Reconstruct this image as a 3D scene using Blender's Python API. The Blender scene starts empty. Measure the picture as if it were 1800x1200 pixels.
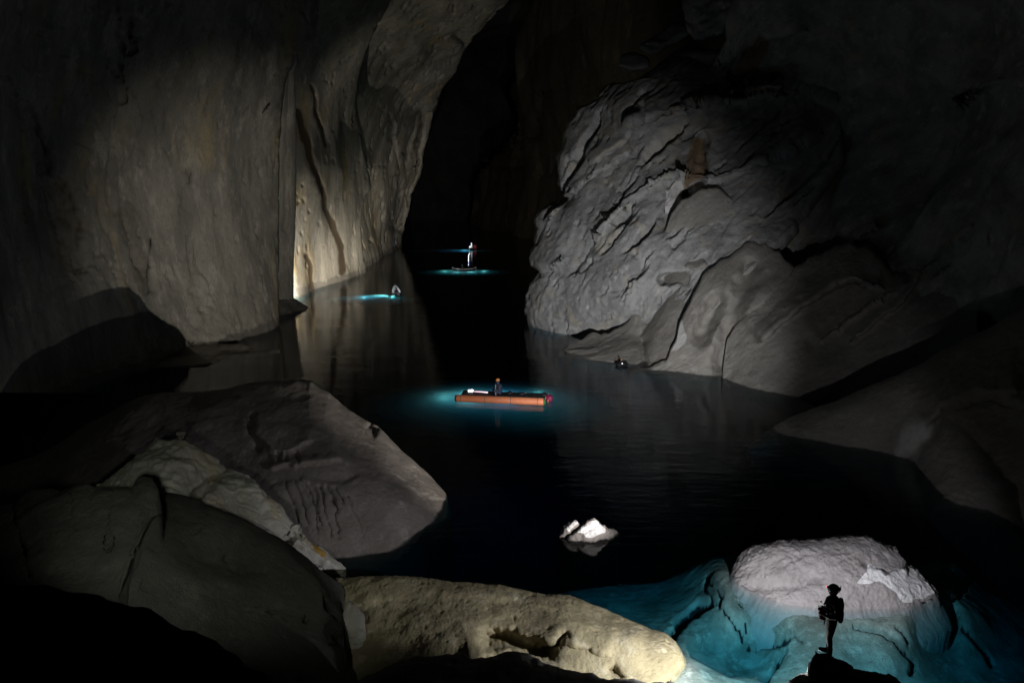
import bpy, bmesh, math, random
import numpy as np
from mathutils import Vector, Matrix

random.seed(7)
S = bpy.context.scene
COL = S.collection

# ------------------------------------------------------------------ camera
CAM_H = 14.0
FPX = 1200.0                       # focal length in pixels of the 1800 px wide photograph
PITCH = math.atan(280.0 / FPX)
CP, SP = math.cos(PITCH), math.sin(PITCH)
cam_data = bpy.data.cameras.new('camera')
cam_data.sensor_width = 36.0
cam_data.lens = 36.0 * FPX / 1800.0
cam_data.clip_start = 0.1
cam_data.clip_end = 2000.0
cam = bpy.data.objects.new('camera', cam_data)
cam.location = (0, 0, CAM_H)
cam.rotation_euler = (math.pi / 2 - PITCH, 0, 0)
COL.objects.link(cam)
S.camera = cam

# ------------------------------------------------------------------ world: a lightless cave
w = bpy.data.worlds.new('World')
S.world = w
w.use_nodes = True
w.node_tree.nodes['Background'].inputs['Color'].default_value = (0.55, 0.68, 0.75, 1)
w.node_tree.nodes['Background'].inputs['Strength'].default_value = 0.0005
S.view_settings.view_transform = 'Standard'
S.view_settings.look = 'None'
S.view_settings.exposure = 0.0
S.view_settings.gamma = 1.0
S.cycles.use_denoising = True
S.cycles.max_bounces = 6
S.cycles.diffuse_bounces = 2
S.cycles.glossy_bounces = 3
S.cycles.transparent_max_bounces = 12
S.cycles.volume_bounces = 0
S.cycles.sample_clamp_indirect = 2.0
S.cycles.caustics_reflective = False
S.cycles.caustics_refractive = False


# ------------------------------------------------------------------ picture <-> place
def ray(px, py):
    s = (600.0 - py) / FPX
    return (px - 900.0) / FPX, CP + SP * s, -SP + CP * s


def PY(px, py, Y):
    """the point seen at (px, py) that stands Y metres ahead"""
    px = np.asarray(px, float); py = np.asarray(py, float); Y = np.asarray(Y, float)
    dx, ry, rz = ray(px, py)
    t = Y / ry
    return np.stack([dx * t, Y + 0 * px, CAM_H + rz * t], -1)


def WY(px, py, z=0.0):
    """metres ahead at which the ray of (px, py) meets height z"""
    dx, ry, rz = ray(px, py)
    return (z - CAM_H) / rz * ry


def W(px, py, z=0.0):
    return Vector(PY(px, py, WY(px, py, z)).tolist())


def V(px, py, Y):
    return Vector(PY(px, py, Y).tolist())


def project(P):
    d = P - np.array([0, 0, CAM_H])
    f = d[..., 1] * CP - d[..., 2] * SP
    u = d[..., 1] * SP + d[..., 2] * CP
    return 900 + FPX * d[..., 0] / f, 600 - FPX * u / f


# ------------------------------------------------------------------ lamps
def lamp(name, loc, watts, color, radius=0.06, target=None, angle=None, blend=0.5):
    kind = 'SPOT' if target is not None else 'POINT'
    d = bpy.data.lights.new(name, kind)
    d.energy = watts
    d.color = color
    d.shadow_soft_size = radius
    o = bpy.data.objects.new(name, d)
    o.location = loc
    if target is not None:
        d.spot_size = math.radians(angle)
        d.spot_blend = blend
        o.rotation_euler = (Vector(target) - Vector(loc)).to_track_quat('-Z', 'Y').to_euler()
    COL.objects.link(o)
    return o


COOL = (0.86, 0.92, 1.0)
WARM = (1.0, 0.90, 0.74)
# the lamp in the hands of the standing caver, turned away from him to the lake
MAIN = V(1432, 1086, 13.95)
lamp('caver_lamp', MAIN, 2600, (0.95, 0.95, 1.0), 0.05, MAIN + Vector((-.16, .76, -.64)), 122, 0.2)
lamp('added_spot_on_rock', MAIN + Vector((0, .15, .1)), 56000, (0.97, 0.98, 1.0), 0.08, V(1035, 520, 66), 46, 1.0)  # added unseen spot that brightens the pale rock mass
# a lamp set down at the water's edge, left of his boulder and just below the picture
lamp('shore_edge_lamp', V(1300, 1218, 15.8), 520, (1.0, 0.98, 0.93), 0.05)
# added unseen rim lamp, then a spot behind his boulder pointed across the lake
lamp('added_rim_lamp', V(1417, 1168, 13.85), 30, (1.0, 0.98, 0.95), 0.03)
CLIFF_SPOT = V(1575, 1196, 14.9)
lamp('added_spot_on_cliff', CLIFF_SPOT, 33000, (1.0, 0.93, 0.81), 0.08, V(420, 430, 64), 35, 1.0)
# behind the edge of the near cliff, down at the water
lamp('cliff_foot_lamp', V(511, 499, 80.5), 9000, WARM, 0.12, V(560, 450, 93), 120, 0.5)
# added second spot, then lamp of the caver in the pale boat, turned to the cliff
lamp('added_panel_spot', V(676, 510, 86.5), 26000, WARM, 0.1, V(668, 385, 130), 36, 1.0)
lamp('pale_boat_lamp', V(674, 512, 86.5), 11000, WARM, 0.1, V(615, 500, 103), 112, 1.0)
# an added unseen fill lamp, in the air beyond the black foreground rock
lamp('shore_fill_lamp', (-6.8, 11.2, 8.7), 520, (0.97, 1.0, 0.87), 0.15, V(440, 890, 20.5), 90, 0.9)


# ------------------------------------------------------------------ noise
def _hash(ix, iy, iz, seed):
    h = (ix.astype(np.int64) * 374761393 + iy.astype(np.int64) * 668265263 + iz.astype(np.int64) * 2147483647 + seed * 974634777)
    h = (h ^ (h >> 13)) * 1274126177
    h = (h ^ (h >> 16)) & 0x7fffffff
    return h


def perlin(p, seed=0):
    i = np.floor(p).astype(np.int64)
    f = p - i
    u = f * f * f * (f * (f * 6 - 15) + 10)
    res = 0
    for cx in (0, 1):
        wx = u[:, 0] if cx else 1 - u[:, 0]
        for cy in (0, 1):
            wy = u[:, 1] if cy else 1 - u[:, 1]
            for cz in (0, 1):
                wz = u[:, 2] if cz else 1 - u[:, 2]
                h = _hash(i[:, 0] + cx, i[:, 1] + cy, i[:, 2] + cz, seed)
                gx = ((h & 1023) / 511.5 - 1); gy = (((h >> 10) & 1023) / 511.5 - 1); gz = (((h >> 20) & 1023) / 511.5 - 1)
                res = res + wx * wy * wz * (gx * (f[:, 0] - cx) + gy * (f[:, 1] - cy) + gz * (f[:, 2] - cz))
    return res * 1.5


def fbm(p, octv, seed=0):
    out = np.zeros(len(p)); a = 1.0; q = p.copy()
    for k in range(octv):
        out += a * perlin(q, seed + 17 * k)
        q = q * 2.03 + 3.7
        a *= 0.5
    return out


def smooth01(x):
    x = np.clip(x, 0, 1)
    return x * x * (3 - 2 * x)


def noise_term(P, spec):
    kind, amp, scale = spec[0], spec[1], spec[2]
    opt = spec[3] if len(spec) > 3 else {}
    q = P.copy()
    if 'warp' in opt:
        wv = opt['warp']
        q = q + wv * np.stack([perlin(P / (wv * 3), 91), perlin(P / (wv * 3), 92), perlin(P / (wv * 3), 93)], -1)
    if 'dir' in opt:
        d = np.array(opt['dir'], float); d /= np.linalg.norm(d)
        q = q - (1 - 1.0 / opt.get('k', 3.0)) * (q @ d)[:, None] * d
    q = q / scale
    o = opt.get('oct', 4); sd = opt.get('seed', 0)
    if kind == 'fbm':
        return amp * fbm(q, o, sd)
    if kind == 'ridge':
        out = np.zeros(len(q)); a = 1.0
        for k in range(o):
            out += a * (0.5 - 2 * np.abs(perlin(q, sd + 13 * k)))
            q = q * 2.1 + 1.3; a *= 0.5
        return amp * out
    if kind == 'billow':
        out = np.zeros(len(q)); a = 1.0
        for k in range(o):
            out += a * (2 * np.abs(perlin(q, sd + 13 * k)) - 0.5)
            q = q * 2.1 + 1.3; a *= 0.5
        return amp * out
    if kind == 'pit':
        n = fbm(q, o, sd)
        th = opt.get('th', 0.35)
        return -amp * smooth01((n - th) / opt.get('w', 0.15))
    if kind == 'crack':
        n = fbm(q, o, sd)
        return -amp * np.exp(-(n / opt.get('w', 0.04)) ** 2)
    if kind == 'step':                     # broken ledges
        n = fbm(q, o, sd) * opt.get('n', 4)
        fl = np.floor(n); fr = n - fl
        return amp * (fl + smooth01((fr - 0.5) / opt.get('w', 0.25) + 0.5)) / opt.get('n', 4)
    raise ValueError(kind)


# ------------------------------------------------------------------ materials
def new_mat(name):
    m = bpy.data.materials.new(name)
    m.use_nodes = True
    nt = m.node_tree
    return m, nt, nt.nodes['Principled BSDF']


def rock_material(name, dark, mid, light, scale=0.35, stain_or_shade=(0.10, 0.07, 0.04), clean=(0.62, 0.60, 0.58), rough=0.85,
                  spec=0.25, bump=0.5, bump_scale=1.0, streak=(1, 1, 1), soft=0.25, drip=0.0, under=None, tide=0.0, mud=(0.17, 0.16, 0.145), tint=None):
    m, nt, b = new_mat(name)
    N = nt.nodes; L = nt.links
    geo = N.new('ShaderNodeNewGeometry')
    mp = N.new('ShaderNodeMapping'); mp.inputs['Scale'].default_value = streak
    L.new(geo.outputs['Position'], mp.inputs['Vector'])

    def noise(sc, det=6, rg=0.6, vec=None, dist=0.0):
        n = N.new('ShaderNodeTexNoise')
        n.inputs['Scale'].default_value = sc; n.inputs['Detail'].default_value = det
        n.inputs['Roughness'].default_value = rg; n.inputs['Distortion'].default_value = dist
        L.new(vec or mp.outputs['Vector'], n.inputs['Vector'])
        return n.outputs['Fac']

    def mix(fac, a, c):
        x = N.new('ShaderNodeMix'); x.data_type = 'RGBA'
        if isinstance(fac, float): x.inputs['Factor'].default_value = fac
        else: L.new(fac, x.inputs['Factor'])
        for sock, v in ((x.inputs[6], a), (x.inputs[7], c)):
            if isinstance(v, tuple): sock.default_value = (*v, 1)
            else: L.new(v, sock)
        return x.outputs[2]

    def ramp(fac, lo, hi):
        r = N.new('ShaderNodeMapRange'); r.interpolation_type = 'SMOOTHSTEP'
        r.inputs['From Min'].default_value = lo; r.inputs['From Max'].default_value = hi
        L.new(fac, r.inputs['Value'])
        return r.outputs['Result']

    def math_(op, a, c):
        x = N.new('ShaderNodeMath'); x.operation = op
        for k, v in enumerate((a, c)):
            if isinstance(v, (int, float)): x.inputs[k].default_value = v
            else: L.new(v, x.inputs[k])
        return x.outputs[0]

    c = mix(ramp(noise(scale, 8, 0.62, dist=0.4), 0.38, 0.62), dark, mid)
    c = mix(ramp(noise(scale * 2.7, 8, 0.65), 0.52, 0.72), c, light)
    if tint:
        c = mix(ramp(noise(scale * 0.8, 5, 0.6, dist=1.0), 0.52, 0.70), c, tint)
    if drip:
        md = N.new('ShaderNodeMapping'); md.inputs['Scale'].default_value = (0.9, 0.9, 0.06)
        L.new(geo.outputs['Position'], md.inputs['Vector'])
        dn = noise(0.9, 7, 0.68, vec=md.outputs['Vector'], dist=0.3)
        c = mix(math_('MULTIPLY', ramp(dn, 0.53, 0.70), drip), c, tuple(0.45 * v for v in dark))
        c = mix(math_('MULTIPLY', ramp(dn, 0.46, 0.33), drip * 0.8), c, light)
    fine = noise(scale * 30, 6, 0.7)
    c = mix(math_('MULTIPLY', ramp(fine, 0.48, 0.66), 0.6), c, dark)
    c = mix(math_('MULTIPLY', ramp(noise(scale * 11, 7, 0.7), 0.55, 0.70), 0.5), c, light)
    if tide:
        sep = N.new('ShaderNodeSeparateXYZ'); L.new(geo.outputs['Position'], sep.inputs[0])
        lv = math_('ADD', sep.outputs['Z'], math_('MULTIPLY', math_('SUBTRACT', noise(0.8, 5, 0.6, vec=geo.outputs['Position']), 0.5), -1.6))
        c = mix(ramp(lv, tide, tide - 0.25), c, mud)
    for nm, colr in (('clean', clean), ('stain_or_shade', stain_or_shade)):
        at = N.new('ShaderNodeAttribute'); at.attribute_name = nm
        f = math_('ADD', at.outputs['Fac'], math_('MULTIPLY', math_('SUBTRACT', noise(scale * 5, 5, 0.6), 0.5), 0.5))
        c = mix(math_('MULTIPLY', ramp(f, 0.5 - soft, 0.5 + soft), math_('MINIMUM', math_('MULTIPLY', at.outputs['Fac'], 3.0), 1.0)), c, colr)
    if under:  # wet margin; below it the darkness of deep water is painted on the rock
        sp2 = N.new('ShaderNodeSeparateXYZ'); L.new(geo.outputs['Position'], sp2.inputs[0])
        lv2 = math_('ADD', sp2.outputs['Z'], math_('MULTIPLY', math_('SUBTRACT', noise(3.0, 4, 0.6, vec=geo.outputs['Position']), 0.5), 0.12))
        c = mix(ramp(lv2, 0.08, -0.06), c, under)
    L.new(c, b.inputs['Base Color'])
    b.inputs['Specular IOR Level'].default_value = spec
    rr = N.new('ShaderNodeMapRange'); L.new(noise(scale * 6, 4), rr.inputs['Value'])
    rr.inputs['To Min'].default_value = rough - 0.18; rr.inputs['To Max'].default_value = min(1, rough + 0.12)
    L.new(rr.outputs['Result'], b.inputs['Roughness'])
    # relief finer than the mesh
    h = math_('ADD', noise(bump_scale * 2.2, 8, 0.65), math_('MULTIPLY', noise(bump_scale * 9, 8, 0.75), 0.9))
    vo = N.new('ShaderNodeTexVoronoi'); vo.feature = 'DISTANCE_TO_EDGE'
    vo.inputs['Scale'].default_value = bump_scale * 1.3
    L.new(mp.outputs['Vector'], vo.inputs['Vector'])
    bp = N.new('ShaderNodeBump'); bp.inputs['Strength'].default_value = bump
    bp.inputs['Distance'].default_value = 0.20 / bump_scale
    L.new(h, bp.inputs['Height'])
    L.new(bp.outputs['Normal'], b.inputs['Normal'])
    return m


def plain(name, color, rough=0.6, spec=0.4, emit=None, strength=0.0, noise_amt=0.25, nscale=14, bump=0.15):
    m, nt, b = new_mat(name)
    N = nt.nodes; L = nt.links
    tc = N.new('ShaderNodeTexCoord')
    n = N.new('ShaderNodeTexNoise'); n.inputs['Scale'].default_value = nscale; n.inputs['Detail'].default_value = 6
    L.new(tc.outputs['Object'], n.inputs['Vector'])
    x = N.new('ShaderNodeMix'); x.data_type = 'RGBA'
    L.new(n.outputs['Fac'], x.inputs['Factor'])
    x.inputs[6].default_value = (*[c * (1 - noise_amt) for c in color], 1)
    x.inputs[7].default_value = (*[min(1, c * (1 + noise_amt)) for c in color], 1)
    L.new(x.outputs[2], b.inputs['Base Color'])
    b.inputs['Roughness'].default_value = rough
    b.inputs['Specular IOR Level'].default_value = spec
    bp = N.new('ShaderNodeBump'); bp.inputs['Strength'].default_value = bump; bp.inputs['Distance'].default_value = 0.02
    L.new(n.outputs['Fac'], bp.inputs['Height']); L.new(bp.outputs['Normal'], b.inputs['Normal'])
    if emit:
        b.inputs['Emission Color'].default_value = (*emit, 1)
        b.inputs['Emission Strength'].default_value = strength
    return m


M = {}
M['cliff'] = rock_material('cliff_limestone', drip=0.6, dark=(0.20, 0.19, 0.17), mid=(0.33, 0.31, 0.27), light=(0.46, 0.43, 0.38), scale=0.22, streak=(1, 1, 0.45),
                           bump=0.45, bump_scale=0.8, tide=0.9, tint=(0.36, 0.29, 0.17), stain_or_shade=(0.085, 0.065, 0.045), soft=0.4)
M['pale'] = rock_material('pale_limestone', (0.24, 0.235, 0.23), (0.385, 0.38, 0.37), (0.52, 0.51, 0.49), 0.4, bump=0.8, bump_scale=0.9, tint=(0.42, 0.38, 0.31), stain_or_shade=(0.24, 0.17, 0.11))
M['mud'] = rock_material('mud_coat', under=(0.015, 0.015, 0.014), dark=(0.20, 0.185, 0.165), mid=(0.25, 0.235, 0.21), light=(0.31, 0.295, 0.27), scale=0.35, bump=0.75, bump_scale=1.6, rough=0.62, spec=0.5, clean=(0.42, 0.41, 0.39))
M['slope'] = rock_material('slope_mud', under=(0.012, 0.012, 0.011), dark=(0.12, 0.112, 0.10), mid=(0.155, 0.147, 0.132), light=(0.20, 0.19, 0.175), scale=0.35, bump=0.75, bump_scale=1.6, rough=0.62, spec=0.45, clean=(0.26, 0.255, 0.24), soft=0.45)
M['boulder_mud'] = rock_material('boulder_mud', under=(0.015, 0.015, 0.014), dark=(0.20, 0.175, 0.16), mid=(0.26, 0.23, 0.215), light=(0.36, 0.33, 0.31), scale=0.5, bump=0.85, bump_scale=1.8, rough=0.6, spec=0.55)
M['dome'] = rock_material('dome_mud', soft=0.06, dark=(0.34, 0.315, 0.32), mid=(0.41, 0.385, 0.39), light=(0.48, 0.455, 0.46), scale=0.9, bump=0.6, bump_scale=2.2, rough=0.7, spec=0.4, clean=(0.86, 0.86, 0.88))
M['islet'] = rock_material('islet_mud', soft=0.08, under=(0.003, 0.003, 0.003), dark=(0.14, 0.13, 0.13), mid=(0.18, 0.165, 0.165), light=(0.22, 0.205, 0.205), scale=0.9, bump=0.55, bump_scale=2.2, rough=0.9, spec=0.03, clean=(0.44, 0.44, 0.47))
M['yellow'] = rock_material('ochre_slab', (0.25, 0.215, 0.13), (0.38, 0.33, 0.20), (0.46, 0.42, 0.30), 0.6, bump=0.55, bump_scale=2.0, rough=0.85)
M['white'] = rock_material('white_limestone', (0.42, 0.40, 0.35), (0.55, 0.53, 0.48), (0.66, 0.64, 0.60), 0.8, bump=0.55, bump_scale=1.3, tint=(0.50, 0.42, 0.26), stain_or_shade=(0.40, 0.25, 0.06))
M['grey'] = rock_material('grey_boulder', (0.06, 0.061, 0.052), (0.085, 0.085, 0.073), (0.115, 0.113, 0.10), 0.45, bump=0.95, bump_scale=1.6)
M['dark'] = rock_material('dark_rock', (0.10, 0.10, 0.095), (0.14, 0.135, 0.125), (0.18, 0.175, 0.16), 0.5, bump=0.5, bump_scale=1.6)
M['unlit_black'] = rock_material('unlit_black_rock', (0.012, 0.012, 0.011), (0.018, 0.018, 0.017), (0.026, 0.026, 0.024), 0.5, bump=0.5, bump_scale=1.6, rough=1.0, spec=0.0)  # darker copy of dark_rock, the corner's lack of light painted in
M['far_dark'] = rock_material('far_dark_rock', (0.02, 0.02, 0.02), (0.03, 0.03, 0.03), (0.05, 0.05, 0.048), 0.12, bump=0.5, bump_scale=0.4)
M['far'] = rock_material('far_wall_rock', (0.07, 0.06, 0.045), (0.105, 0.09, 0.065), (0.16, 0.14, 0.11), 0.12, streak=(1, 1, 0.4), bump=0.5, bump_scale=0.4)
M['bed'] = rock_material('bed_silt', (0.26, 0.25, 0.22), (0.54, 0.52, 0.47), (0.72, 0.70, 0.65), 0.8, bump=1.0, bump_scale=2.2, stain_or_shade=(0.02, 0.025, 0.03), soft=0.15)  # its near-black tone is the painted shade of the cracks


# ------------------------------------------------------------------ labels
def tag(o, label=None, cat=None, group=None, kind=None):
    if label: o['label'] = label
    if cat: o['category'] = cat
    if group: o['group'] = group
    if kind: o['kind'] = kind
    return o


# ------------------------------------------------------------------ rock builder
def tps_fit(ctrl):
    c = np.array(ctrl, float)
    x = c[:, :2] / 200.0
    y = c[:, 2]
    n = len(c)

    def phi(r2):
        return 0.5 * r2 * np.log(np.maximum(r2, 1e-12))
    K = phi(((x[:, None] - x[None]) ** 2).sum(-1)) + 1e-3 * np.eye(n)
    Pm = np.c_[np.ones(n), x]
    A = np.zeros((n + 3, n + 3)); A[:n, :n] = K; A[:n, n:] = Pm; A[n:, :n] = Pm.T
    sol = np.linalg.solve(A, np.r_[y, 0, 0, 0])
    lo, hi = y.min(), y.max()

    def f(px, py):
        q = np.stack([px.ravel(), py.ravel()], -1) / 200.0
        out = np.empty(len(q))
        for s in range(0, len(q), 20000):
            d = phi(((q[s:s + 20000, None] - x[None]) ** 2).sum(-1))
            out[s:s + 20000] = d @ sol[:n] + sol[n] + q[s:s + 20000] @ sol[n + 1:]
        return np.clip(out, lo - 0.25 * (hi - lo) - 1, hi + 0.25 * (hi - lo) + 1).reshape(px.shape)
    return f


def poly_dist(px, py, poly):
    """distance in photo pixels to a polyline, signed distance (+ is up when it runs to the right) and overshoot past the ends"""
    best = np.full(px.shape, 1e9); sd = np.zeros(px.shape); over = np.zeros(px.shape)
    for k in range(len(poly) - 1):
        (x0, y0), (x1, y1) = poly[k], poly[k + 1]
        dx, dy = x1 - x0, y1 - y0
        l = math.hypot(dx, dy)
        t = ((px - x0) * dx + (py - y0) * dy) / l
        tc = np.clip(t, 0, l)
        d = np.hypot(px - x0 - dx * tc / l, py - y0 - dy * tc / l)
        s = ((px - x0) * dy - (py - y0) * dx) / l
        o = np.zeros(px.shape)
        if k == 0: o = np.maximum(o, -t)
        if k == len(poly) - 2: o = np.maximum(o, t - l)
        m = d < best
        best = np.where(m, d, best); sd = np.where(m, np.sign(s) * d, sd); over = np.where(m, o, over)
    return best, sd, over


def in_poly(px, py, poly):
    c = np.zeros(px.shape, bool)
    n = len(poly)
    for i in range(n):
        x0, y0 = poly[i]; x1, y1 = poly[(i + 1) % n]
        if y0 == y1: continue
        cond = ((y0 > py) != (y1 > py)) & (px < (x1 - x0) * (py - y0) / (y1 - y0) + x0)
        c ^= cond
    return c


def soft_poly(px, py, poly, wpx):
    d, _, _ = poly_dist(px, py, list(poly) + [poly[0]])
    s = np.where(in_poly(px, py, poly), d, -d)
    return smooth01(s / (2 * wpx) + 0.5)


def warp_px(px, py, amp=5.0):
    q = np.stack([px.ravel() / 26.0, py.ravel() / 26.0, np.full(px.size, 0.5)], -1)
    return px + amp * fbm(q, 3, 71).reshape(px.shape), py + amp * fbm(q, 3, 72).reshape(px.shape)


def apply_feats(px, py, feats, amp=5.0):
    dY = np.zeros(px.shape)
    px, py = warp_px(px, py, amp)
    for f in feats:
        if f[0] == 'groove':
            _, poly, wpx, dep = f
            d, _, _ = poly_dist(px, py, poly)
            dY += dep * np.exp(-(d / wpx) ** 2)
        elif f[0] == 'ledge':                      # the side above the line stands h metres nearer, fading over Lpx
            _, poly, wpx, h, Lpx = f
            d, sd, over = poly_dist(px, py, poly)
            dY -= h * smooth01(sd / (2 * wpx) + 0.5) * np.exp(-np.maximum(sd, 0) / Lpx) * np.exp(-(np.maximum(over, 0) / (0.35 * Lpx)) ** 2) * (sd < 6 * Lpx)
        elif f[0] == 'patch':                      # a raised (h > 0) or sunk patch
            _, poly, wpx, h = f
            dY -= h * soft_poly(px, py, poly, wpx)
        elif f[0] == 'lobe':
            _, (cx, cy), (rx, ry_), ang, h = f
            ca, sa = math.cos(math.radians(ang)), math.sin(math.radians(ang))
            u = ((px - cx) * ca + (py - cy) * sa) / rx
            v = (-(px - cx) * sa + (py - cy) * ca) / ry_
            dY -= h * np.exp(-(u * u + v * v))
    return dY


def finish_mesh(name, verts, faces, mat, attrs=None, smooth=True):
    me = bpy.data.meshes.new(name)
    me.from_pydata(verts.tolist() if hasattr(verts, 'tolist') else verts, [], faces)
    me.materials.append(mat)
    if smooth:
        me.polygons.foreach_set('use_smooth', np.ones(len(me.polygons), bool))
    for k, v in (attrs or {}).items():
        a = me.attributes.new(k, 'FLOAT', 'POINT')
        a.data.foreach_set('value', np.ascontiguousarray(v, np.float32))
    me.update()
    return me


def rock(name, along, a_rng, lo, hi, ctrl, mat, step=4.0, R_hi=1.0, R_lo=0.0, R_a0=0.0, R_a1=0.0, thick=4.0,
         noise=(), feats=(), masks=None, skirt=True, nb=8, jag=0.0, slope=0.0, warp=5.0, label=None, cat=None, kind=None, group=None):
    """A closed rock. along='x': lo / hi are its lower and upper outlines y(x) in the photograph; along='y': its two side
    outlines x(y). ctrl: (px, py, Y) tells how far ahead its near face stands."""
    a0, a1 = a_rng
    na = max(8, int((a1 - a0) / step) + 1)
    a = np.linspace(a0, a1, na)
    lo = np.array(lo, float); hi = np.array(hi, float)
    bl = np.interp(a, lo[:, 0], lo[:, 1]); bh = np.interp(a, hi[:, 0], hi[:, 1])
    if jag:
        q = np.stack([a / 23.0, np.zeros(na) + 3.3, np.zeros(na)], -1)
        bh = bh + jag * fbm(q, 4, 5)
    span = np.abs(bh - bl).max()
    nv = max(6, int(span / step) + 1)
    v = np.linspace(0, 1, nv)
    v = v + (0.5 - 0.5 * np.cos(math.pi * v) - v) * 0.35
    A = np.repeat(a[:, None], nv, 1)
    B = bl[:, None] + (bh - bl)[:, None] * v[None]
    px, py = (A, B) if along == 'x' else (B, A)
    f = tps_fit(ctrl)
    Yt = f(px, py)
    Y = Yt + apply_feats(px, py, feats, warp)
    m_per = Y / FPX

    def rnd(e, R):
        q = np.clip(e / R, 0, 1)
        return R * (1 - np.sqrt(np.maximum(0, 1 - (1 - q) ** 2)))
    add = np.zeros(Y.shape)
    for R, e in ((R_hi, np.abs(B - bh[:, None])), (R_lo, np.abs(B - bl[:, None])), (R_a0, np.abs(A - a0)), (R_a1, np.abs(A - a1))):
        if R > 0:
            add = np.maximum(add, rnd(e * m_per, R))
    Y = Y + add
    front = PY(px, py, Y)                                   # na, nv, 3
    rows = [front]
    rpx, rpy = [px], [py]
    isfront = [np.ones(px.shape)]
    if skirt:
        base = front[:, :1]
        sk = []
        cen = base.reshape(-1, 3).mean(0) + np.array([0, 0.5 * thick, 0])
        outv = base - cen; outv[..., 2] = 0; outv /= np.maximum(np.linalg.norm(outv, axis=-1, keepdims=True), 1e-6)
        for dz in (6.0, 3.0, 1.6, 1.1, 0.85, 0.6, 0.4, 0.22, 0.1):
            p = base + outv * min(dz, 1.1) * slope; p[..., 2] -= dz
            sk.append(p)
        rows.insert(0, np.concatenate(sk, 1)); rpx.insert(0, np.repeat(px[:, :1], 9, 1)); rpy.insert(0, np.repeat(py[:, :1], 9, 1))
        isfront.insert(0, np.ones((na, 9)))
    t = (np.arange(1, nb + 1) / (nb + 0.0))
    bB = bh[:, None] + (bl - bh)[:, None] * t[None]
    bA = np.repeat(a[:, None], nb, 1)
    bkx, bky = (bA, bB) if along == 'x' else (bB, bA)
    Rm = add[:, -1:]
    taper = np.ones((na, 1))
    if R_a0 > 0: taper = taper * np.clip((a - a0) / (0.12 * (a1 - a0)), 0.02, 1)[:, None]
    if R_a1 > 0: taper = taper * np.clip((a1 - a) / (0.12 * (a1 - a0)), 0.02, 1)[:, None]
    bY = np.maximum(f(bkx, bky), Y[:, -1:] - 0 * bkx) * 0 + Y[:, -1:] * (1 - t) + (f(bkx, bky) + Rm) * t + thick * taper * np.sqrt(np.clip(t, 0, 1)) * (1 - 0.15 * t)
    back = PY(bkx, bky, bY)
    if skirt:
        back[:, -1, 2] = np.minimum(back[:, -1, 2], rows[0][:, 0, 2])
    rows.append(back); rpx.append(bkx); rpy.append(bky); isfront.append(np.zeros(bkx.shape))
    G = np.concatenate(rows, 1); GX = np.concatenate(rpx, 1); GY_ = np.concatenate(rpy, 1); FR = np.concatenate(isfront, 1)
    nr = G.shape[1]
    # outward normals
    da = np.gradient(G, axis=0)
    db = (np.roll(G, -1, 1) - np.roll(G, 1, 1))
    n = np.cross(da, db); n /= np.maximum(np.linalg.norm(n, axis=-1, keepdims=True), 1e-9)
    ci, cj = na // 2, (9 if skirt else 0) + nv // 2
    toward = np.array([0, 0, CAM_H]) - G[ci, cj]
    flip = (n[ci, cj] @ toward) < 0
    if flip: n = -n
    P = G.reshape(-1, 3)
    d = np.zeros(len(P))
    for sp in noise:
        d += noise_term(P, sp)
    P = P + n.reshape(-1, 3) * d[:, None]
    idx = np.arange(na * nr).reshape(na, nr)
    i00 = idx[:-1]; i10 = idx[1:]
    j01 = np.roll(i00, -1, 1); j11 = np.roll(i10, -1, 1)
    q = np.stack([i00, i10, j11, j01], -1).reshape(-1, 4)
    if flip: q = q[:, ::-1]
    faces = q.tolist()
    c0 = idx[0].tolist(); c1 = idx[-1].tolist()
    faces.append(c0 if not flip else c0[::-1])
    faces.append(c1[::-1] if not flip else c1)
    attrs = {}
    for k, fn in (masks or {}).items():
        attrs[k] = (fn(*warp_px(GX, GY_, warp)) * FR).ravel()
    # origin at the middle of its foot
    org = Vector((float(np.median(P[:, 0])), float(np.median(P[:, 1])), 0.0))
    me = finish_mesh(name, P - np.array(org), faces, mat, attrs)
    o = bpy.data.objects.new(name, me)
    o.location = org
    COL.objects.link(o)
    tag(o, label, cat, group, kind)
    return o


def mask(*polys, w=4):
    return lambda px, py: np.max([soft_poly(px, py, p, w) for p in polys], 0)


def line_mask(*lines):
    def f(px, py):
        out = np.zeros(px.shape)
        for poly, wpx in lines:
            d, _, _ = poly_dist(px, py, poly)
            out = np.maximum(out, smooth01((wpx * 1.5 - d) / wpx))
        return out
    return f


VERT = (0, 0, 1)
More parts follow.
